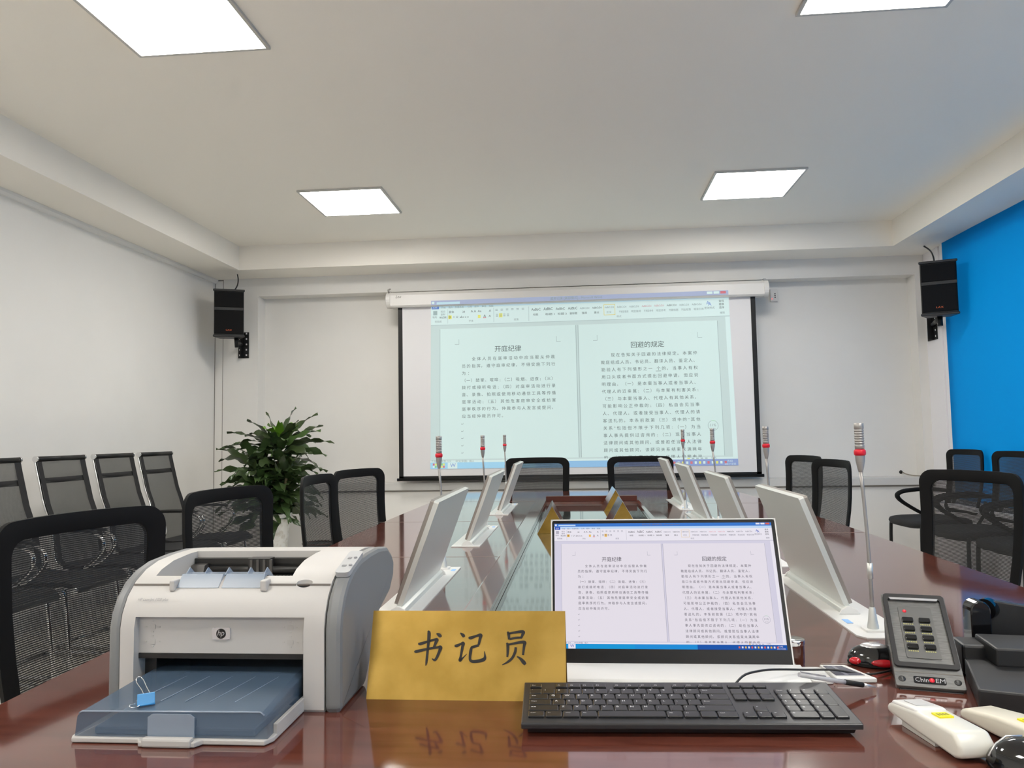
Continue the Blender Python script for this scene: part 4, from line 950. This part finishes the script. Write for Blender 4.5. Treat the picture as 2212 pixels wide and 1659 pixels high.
# ================================================================== CHAIRS
def chair_back(t, hw=.235, z0=.47, z1=.978, fw=.047, sculpt=True):
    def mp(a, c, off=0.):   # a in -1..1 across, c in 0..1 up
        tap = 1 - .10 * (1 - c) ** 1.5
        x = a * hw * tap
        z = z0 + (z1 - z0) * c - .006 * abs(a) ** 3 * c
        y = -.235 - .055 * c - .02 * math.sin(c * PI) + .035 * a * a + off
        return Vector((x, y, z))
    n = 56
    def outl(sx, s0, s1, rx, rz):
        pts = []; P = rrect(-sx, sx, s0, s1, 0.0001, 1)
        # rounded rect in (a,c) with elliptical corners
        for (cx, cz, a0) in ((sx - rx, s0 + rz, -90), (sx - rx, s1 - rz, 0), (-sx + rx, s1 - rz, 90), (-sx + rx, s0 + rz, 180)):
            for k in range(7):
                a = math.radians(a0 + 90 * k / 6); pts.append((cx + rx * math.cos(a), cz + rz * math.sin(a)))
        # densify
        out = []
        for i in range(len(pts)):
            p, q_ = pts[i], pts[(i + 1) % len(pts)]; d = math.hypot(q_[0] - p[0], q_[1] - p[1]); m_ = 6 if d > .4 else 1
            for k in range(m_): out.append((p[0] + (q_[0] - p[0]) * k / m_, p[1] + (q_[1] - p[1]) * k / m_))
        return out
    fx = fw / hw; fz = fw / (z1 - z0)
    O = outl(1, 0, 1, .22, .10); I = outl(1 - fx, fz, 1 - fz * .9, .15, .065)
    bb = bmesh.new(); rings = []
    mid = [((o[0] + i_[0]) / 2, (o[1] + i_[1]) / 2) for o, i_ in zip(O, I)]
    for pts, off in ((O, -.004), (O, .007), (mid, .011), (I, .008), (I, -.004), (mid, -.008)):
        rings.append([bb.verts.new(mp(a, c, off)) for a, c in pts])
    N = len(O)
    for j in range(6):
        A, B = rings[j], rings[(j + 1) % 6]
        for i in range(N):
            f = bb.faces.new((A[i], A[(i + 1) % N], B[(i + 1) % N], B[i])); f.smooth = True
    b = MB(); b.merge(bb); b.build('back_frame', M['chair_black'], t, angle=60)
    b = MB(); G = 12; cc = (0, .5)
    rg = []
    for j in range(G):
        s_ = 1 - j / G; rg.append([b.bm.verts.new(mp(cc[0] + (a - cc[0]) * s_ * 1.01, cc[1] + (c - cc[1]) * s_ * 1.01, .004)) for a, c in I])
    for A, B in zip(rg, rg[1:]):
        for i in range(N): f = b.bm.faces.new((A[i], A[(i + 1) % N], B[(i + 1) % N], B[i])); f.smooth = True
    b.bm.faces.new(rg[-1]); b.build('back_mesh', M['net'], t)
    return mp
def seat(t, zt=.49, w_=.245, d0=-.20, d1=.27):
    b = MB(); n = 12; rings = []
    base = []
    for k in range(28):
        a = 2 * PI * k / 28; c, s_ = math.cos(a), math.sin(a); e = .45
        base.append((w_ * abs(c) ** e * (1 if c >= 0 else -1), (d1 + d0) / 2 + (d1 - d0) / 2 * abs(s_) ** e * (1 if s_ >= 0 else -1)))
    cy = (d0 + d1) / 2
    for sc, z in ((.85, zt - .055), (.97, zt - .045), (1, zt - .025), (.97, zt - .006), (.88, zt), (.5, zt - .004), (.1, zt - .006)):
        rings.append([b.bm.verts.new((x * sc, cy + (y - cy) * sc, z - (.012 * max(0, (y - cy) / (d1 - cy)) ** 3 if sc > .8 else 0))) for x, y in base])
    for A, B in zip(rings, rings[1:]):
        for i in range(28): f = b.bm.faces.new((A[i], A[(i + 1) % 28], B[(i + 1) % 28], B[i])); f.smooth = True
    b.bm.faces.new(rings[0][::-1]); b.bm.faces.new(rings[-1]); b.build('seat', M['fabric_black'], t)
def swivel_chair(label):
    t = thing('mesh_office_chair', label, 'chair', (0, 0, 0), 0, 'mesh-backed chairs around the table')
    chair_back(t); seat(t)
    b = MB(); b.tube([(0, 0, .435), (0, -.15, .43), (0, -.24, .45), (0, -.268, .50), (0, -.285, .56)], [.022, .022, .022, .02, .016], 8, flat=(1.6, 1)); b.build('back_support', M['chair_black'], t)
    MB().lathe([(.026, .10), (.026, .26), (.016, .262), (.016, .43)], 14).build('gas_column', M['black'], t, smooth=True, angle=40)
    b = MB(); b.box(-.09, .09, -.11, .10, .405, .437, bev=.006); b.build('seat_plate', M['black'], t)
    for k in range(5):
        a = 2 * PI * k / 5 + .3; c, s_ = math.cos(a), math.sin(a)
        b = MB(); b.tube([(0, 0, .11), (c * .15, s_ * .15, .10), (c * .26, s_ * .26, .075)], [.026, .02, .014], 8); o = b.build('leg', M['black'], t)
        b = MB(); px_, py_ = c * .255, s_ * .255; b.tube([(px_ - s_ * .022, py_ + c * .022, .027), (px_ + s_ * .022, py_ - c * .022, .027)], .026, 12); b.tube([(px_, py_, .04), (px_, py_, .08)], .007, 6); b.build('castor', M['rubber'], o)
    return t
def place(o, x, y, face, label, group=None, z=0):
    o.location = (x, y, z); o.rotation_euler = (0, 0, face); o['label'] = label
    if group: o['group'] = group
    return o
first = swivel_chair('')
# (x, y) is the seat centre; the backrest sits .27 behind it.   face: rotation of local +Y
spots = [(-.878, 1.628, -102.6, 'mesh office chair at the left table edge closest to the printer'),
         (-.915, 2.44, -101, 'mesh office chair standing just in front of the potted plant, left of the table'),
         (-.898, 3.33, -89, 'lower-looking front chair of the overlapping pair on the left of the table'),
         (-.899, 3.845, -107, 'rear chair of the overlapping pair on the left of the table'),
         (-.306, 5.30, 181, 'left one of the two mesh chairs at the far table end'),
         (.41, 5.30, 176, 'right one of the two mesh chairs at the far table end'),
         (1.197, 5.096, 102, 'rear chair of the overlapping pair on the right of the table'),
         (1.116, 4.327, 97, 'front chair of the overlapping pair on the right of the table'),
         (1.197, 2.925, 109, 'large mesh chair at the right table edge, in front of the wall chairs')]
for i, (x, y, f, lb) in enumerate(spots):
    o = first if i == 0 else copy_tree(first)
    a = math.radians(f)   # back centre given -> seat centre: back is at local y=-.29
    place(o, x, y, a, lb)
# visitor chairs by the right wall
def visitor_chair():
    t = thing('visitor_chair', '', 'chair', (0, 0, 0), 0, 'mesh visitor chairs along the right wall')
    chair_back(t, hw=.235, z0=.50, z1=.978, fw=.046); seat(t, .475)
    for sx in (-1, 1):
        b = MB(); b.tube([(sx * .235, -.24, .655), (sx * .26, -.10, .665), (sx * .262, .06, .655), (sx * .262, .125, .635), (sx * .26, .135, .605), (sx * .258, .09, .56), (sx * .25, -.02, .49), (sx * .23, -.12, .435)], [.014, .016, .017, .017, .016, .015, .014, .012], 8, flat=(1.5, 1), soft=True); b.build('armrest', M['chair_black'], t)
        b = MB(); b.tube([(sx * .16, .10, .425), (sx * .21, .19, .425), (sx * .225, .215, .40), (sx * .228, .22, .03), (sx * .228, .20, .012), (sx * .228, -.22, .012)], .0125, 8, soft=True); b.build('leg_frame', M['black'], t)
        b = MB(); b.tube([(sx * .21, -.20, .43), (sx * .215, -.245, .50), (sx * .19, -.28, .60)], .012, 8); b.build('back_upright', M['black'], t)
    b = MB(); b.tube([(-.228, -.20, .012), (.228, -.20, .012)], .011, 8); b.tube([(-.2, -.05, .42), (.2, -.05, .42)], .011, 8); b.build('stretcher', M['black'], t)
    return t
v0_ = visitor_chair()
for i, (x, y, f, lb) in enumerate([(2.645, 6.07, 95, 'mesh visitor chair at the blue blind next to the far corner'), (2.645, 5.40, 95, 'mesh visitor chair at the blue blind, second from the far corner'), (2.645, 4.76, 93, 'mesh visitor chair at the blue blind, third from the far corner'), (2.645, 4.12, 92, 'mesh visitor chair at the blue blind, cut by the right picture edge')]):
    o = v0_ if i == 0 else copy_tree(v0_); a = math.radians(f); place(o, x, y, a, lb)
# executive chairs along the left wall
def executive_chair():
    t = thing('executive_chair', '', 'chair', (0, 0, 0), 0, 'chrome-framed mesh chairs along the left wall')
    side = [(-.375, 1.045), (-.36, .98), (-.335, .88), (-.315, .80), (-.285, .72), (-.255, .62), (-.245, .54), (-.235, .485), (-.20, .45), (-.12, .438), (.05, .448), (.20, .455), (.235, .445), (.25, .425)]
    for sx in (-1, 1):
        b = MB(); b.tube([(sx * .203, y - .012, z) for y, z in side], .0075, 8, soft=True); b.build('side_rail', M['chrome'], t)
    bb = MB(); xs = [-.215 + .43 * k / 10 for k in range(11)]
    def strip(mb, x0, x1, i0, i1, off):
        g = [[mb.bm.verts.new((x0 + (x1 - x0) * k / 8, side[j][0] - off - (.012 * (1 - ((x0 + (x1 - x0) * k / 8) / .215) ** 2)), side[j][1])) for k in range(9)] for j in range(i0, i1)]
        for A, B in zip(g, g[1:]):
            for k in range(8): f = mb.bm.faces.new((A[k], A[k + 1], B[k + 1], B[k])); f.smooth = True
    strip(bb, -.215, .215, 0, 9, 0); bb.build('back_mesh', M['net_fine'], t)
    bb = MB(); strip(bb, -.212, -.168, 0, 9, -.006); strip(bb, .168, .212, 0, 9, -.006); build_each(bb, 'edge_band', M['fabric_black'], t)
    bb = MB(); bb.tube([(-.205, -.357, .925), (.205, -.357, .925)], .010, 6, flat=(.5, 1.8)); bb.build('head_band', M['fabric_black'], t)
    b = MB(); b.prism([(y, z - .012) for y, z in side[8:]] + [(y, z + .012) for y, z in reversed(side[8:])], 'x', -.212, .212); b.build('seat', M['fabric_black'], t)
    b = MB(); b.tube([(-.206, -.377, 1.05), (.206, -.377, 1.05)], .015, 12); b.tube([(-.215, .25, .425), (.215, .25, .425)], .016, 12); build_each(b, 'roll_bar', M['black'], t)
    b = MB()
    for sx in (-1, 1):
        for (y, z) in ((-.377, 1.05), (.25, .425)): b.tube([(sx * .206, y, z), (sx * .216, y, z)], .0175, 14)
    build_each(b, 'end_cap', M['chrome'], t)
    for sx in (-1, 1):
        b = MB(); b.tube([(sx * .235, -.26, .655), (sx * .224, -.15, .66), (sx * .228, 0, .66), (sx * .228, .06, .65)], [.010, .013, .014, .012], 8, flat=(1.4, .7), soft=True); o = b.build('armrest', M['black'], t)
        b = MB(); b.tube([(sx * .228, .05, .645), (sx * .228, .105, .615), (sx * .227, .11, .56), (sx * .224, .06, .50), (sx * .24, .0, .46)], .011, 8, flat=(1.4, .8), soft=True); b.build('arm_loop', M['chrome'], o)
        b = MB(); b.tube([(sx * .18, -.05, .43), (sx * .215, .16, .415), (sx * .206, .20, .395), (sx * .212, .235, .05), (sx * .212, .22, .014), (sx * .212, .18, .012), (sx * .212, -.22, .012)], .0125, 8, soft=True); b.build('leg_frame', M['chrome'], t)
    b = MB(); b.tube([(-.212, -.21, .012), (.212, -.21, .012)], .0125, 8); b.tube([(-.18, -.05, .43), (.18, -.05, .43)], .011, 8); b.build('stretcher', M['chrome'], t)
    return t
e0 = executive_chair()
for i, (y, lb) in enumerate([(5.33, 'chrome-framed mesh chair at the left wall closest to the potted plant'), (4.83, 'chrome-framed mesh chair at the left wall, second from the plant'), (4.31, 'chrome-framed mesh chair at the left wall, third from the plant'), (3.76, 'chrome-framed mesh chair at the left wall, cut by the left picture edge'), (3.22, 'chrome-framed mesh chair at the left wall seen only through the nearest chair mesh, farther one'), (2.68, 'chrome-framed mesh chair at the left wall seen only through the nearest chair mesh, nearer one')]):
    o = e0 if i == 0 else copy_tree(e0); place(o, -3.07 + .375, y, math.radians(-90), lb)

# ================================================================== PLANT, BIN
pt = thing('potted_plant', 'leafy green dracaena in a tall white patterned pot in the far left corner', 'potted plant', (-2.52, 6.12, 0))
b = MB(); b.lathe([(.085, 0), (.09, .01), (.15, .50), (.158, .53), (.158, .54), (.148, .54), (.142, .50)], 32); b.build('pot', M['pot'], pt, smooth=True, angle=40)
MB().lathe([(.0, .495), (.143, .495), (.143, .505), (0, .505)], 24).build('soil', M['soil'], pt)
rnd = random.Random(11)
b = MB(); canes = []
for (x, y, h_) in ((.02, .02, .62), (-.06, .0, .45), (.07, -.03, .38), (-.02, -.05, .28), (.03, .06, .30)):
    tx, ty = x * 2.2, y * 2.2; b.tube([(x, y, .49), ((x + tx) / 2, (y + ty) / 2, .49 + h_ / 2), (tx, ty, .49 + h_)], .012, 8); canes.append((tx, ty, .49 + h_))
b.build('stem', M['stem'], pt)
lf = MB(); tone = []
def leaf(base, az, el, L_, wd_, droop, tn):
    n = 12; c, s_ = math.cos(az), math.sin(az); p = Vector(base); prev = None; e = el; ph = rnd.random() * 6; tw0 = rnd.uniform(-.9, .9)
    cols = []
    for i in range(n + 1):
        f = i / n; wv = wd_ * (math.sin(PI * min(1, f * .92 + .05)) ** .75) * (1 - f ** 6) + .001
        if f < .22: wv *= .35 + 3 * f
        d = Vector((c * math.cos(e), s_ * math.cos(e), math.sin(e))); sd = Vector((-s_, c, 0)); nm = d.cross(sd)
        rip = .012 * math.sin(f * 17 + ph)
        tw = tw0 + .35 * math.sin(f * 5 + ph); sd2 = (sd * math.cos(tw) + nm * math.sin(tw))
        cols.append([lf.bm.verts.new(p - sd2 * wv + nm * (.006 + rip)), lf.bm.verts.new(p), lf.bm.verts.new(p + sd2 * wv + nm * (.006 - rip))])
        p = p + d * (L_ / n); e -= droop / n * (.4 + 1.4 * f)
    for A, B in zip(cols, cols[1:]):
        for k in range(2):
            fc = lf.bm.faces.new((A[k], A[k + 1], B[k + 1], B[k])); fc.smooth = True; tone.append(tn)
for ci, (x, y, z) in enumerate(canes):
    nl = (46, 40, 36, 30, 30)[ci]
    for k in range(nl):
        f = k / nl; az = k * 2.4 + ci; el = .1 + 1.15 * f ** 2.0 + rnd.uniform(-.25, .15)
        bz = z - .30 * (1 - f) + .03
        L_ = rnd.uniform(.30, .42) if f < .8 else rnd.uniform(.26, .36)
        tn = rnd.uniform(.05, .5)
        if ci == 0 and f > .86: tn = .9; L_ = .22
        leaf((x * (.55 + .45 * f), y * (.55 + .45 * f), bz), az, el, L_, rnd.uniform(.030, .041), rnd.uniform(.6, 1.5), tn)
for k, (az, el, L_) in enumerate([(3.0, .95, .40), (2.4, 1.15, .42), (1.2, 1.3, .42), (.2, 1.0, .44), (.5, .75, .42), (5.6, .9, .4), (3.6, .6, .44), (-.1, .35, .5), (3.2, .3, .48)]):
    leaf((.04, .04, 1.05), az, el, L_, .034, .7, rnd.uniform(.05, .3))
fo = lf.build('foliage', M['leaf'], pt)
at = fo.data.attributes.new('tone', 'FLOAT', 'FACE')
for i, v in enumerate(tone): at.data[i].value = v
tr = thing('waste_bin', 'dark round waste bin on the floor right of the potted plant', 'waste bin', (-2.33, 6.18, 0))
b = MB(); b.lathe([(.095, 0), (.10, .01), (.125, .27)], 28); b.build('bin_body', M['black'], tr, smooth=True, angle=40)
b = MB(); b.tube([(.126 * math.cos(2 * PI * k / 28), .126 * math.sin(2 * PI * k / 28), .275) for k in range(28)], .007, 6, closed=True); b.build('rim', M['brown_gloss'], tr)
tr.location = (-2.19, 6.28, 0)

bpy.data.objects.remove(_to, do_unlink=True)
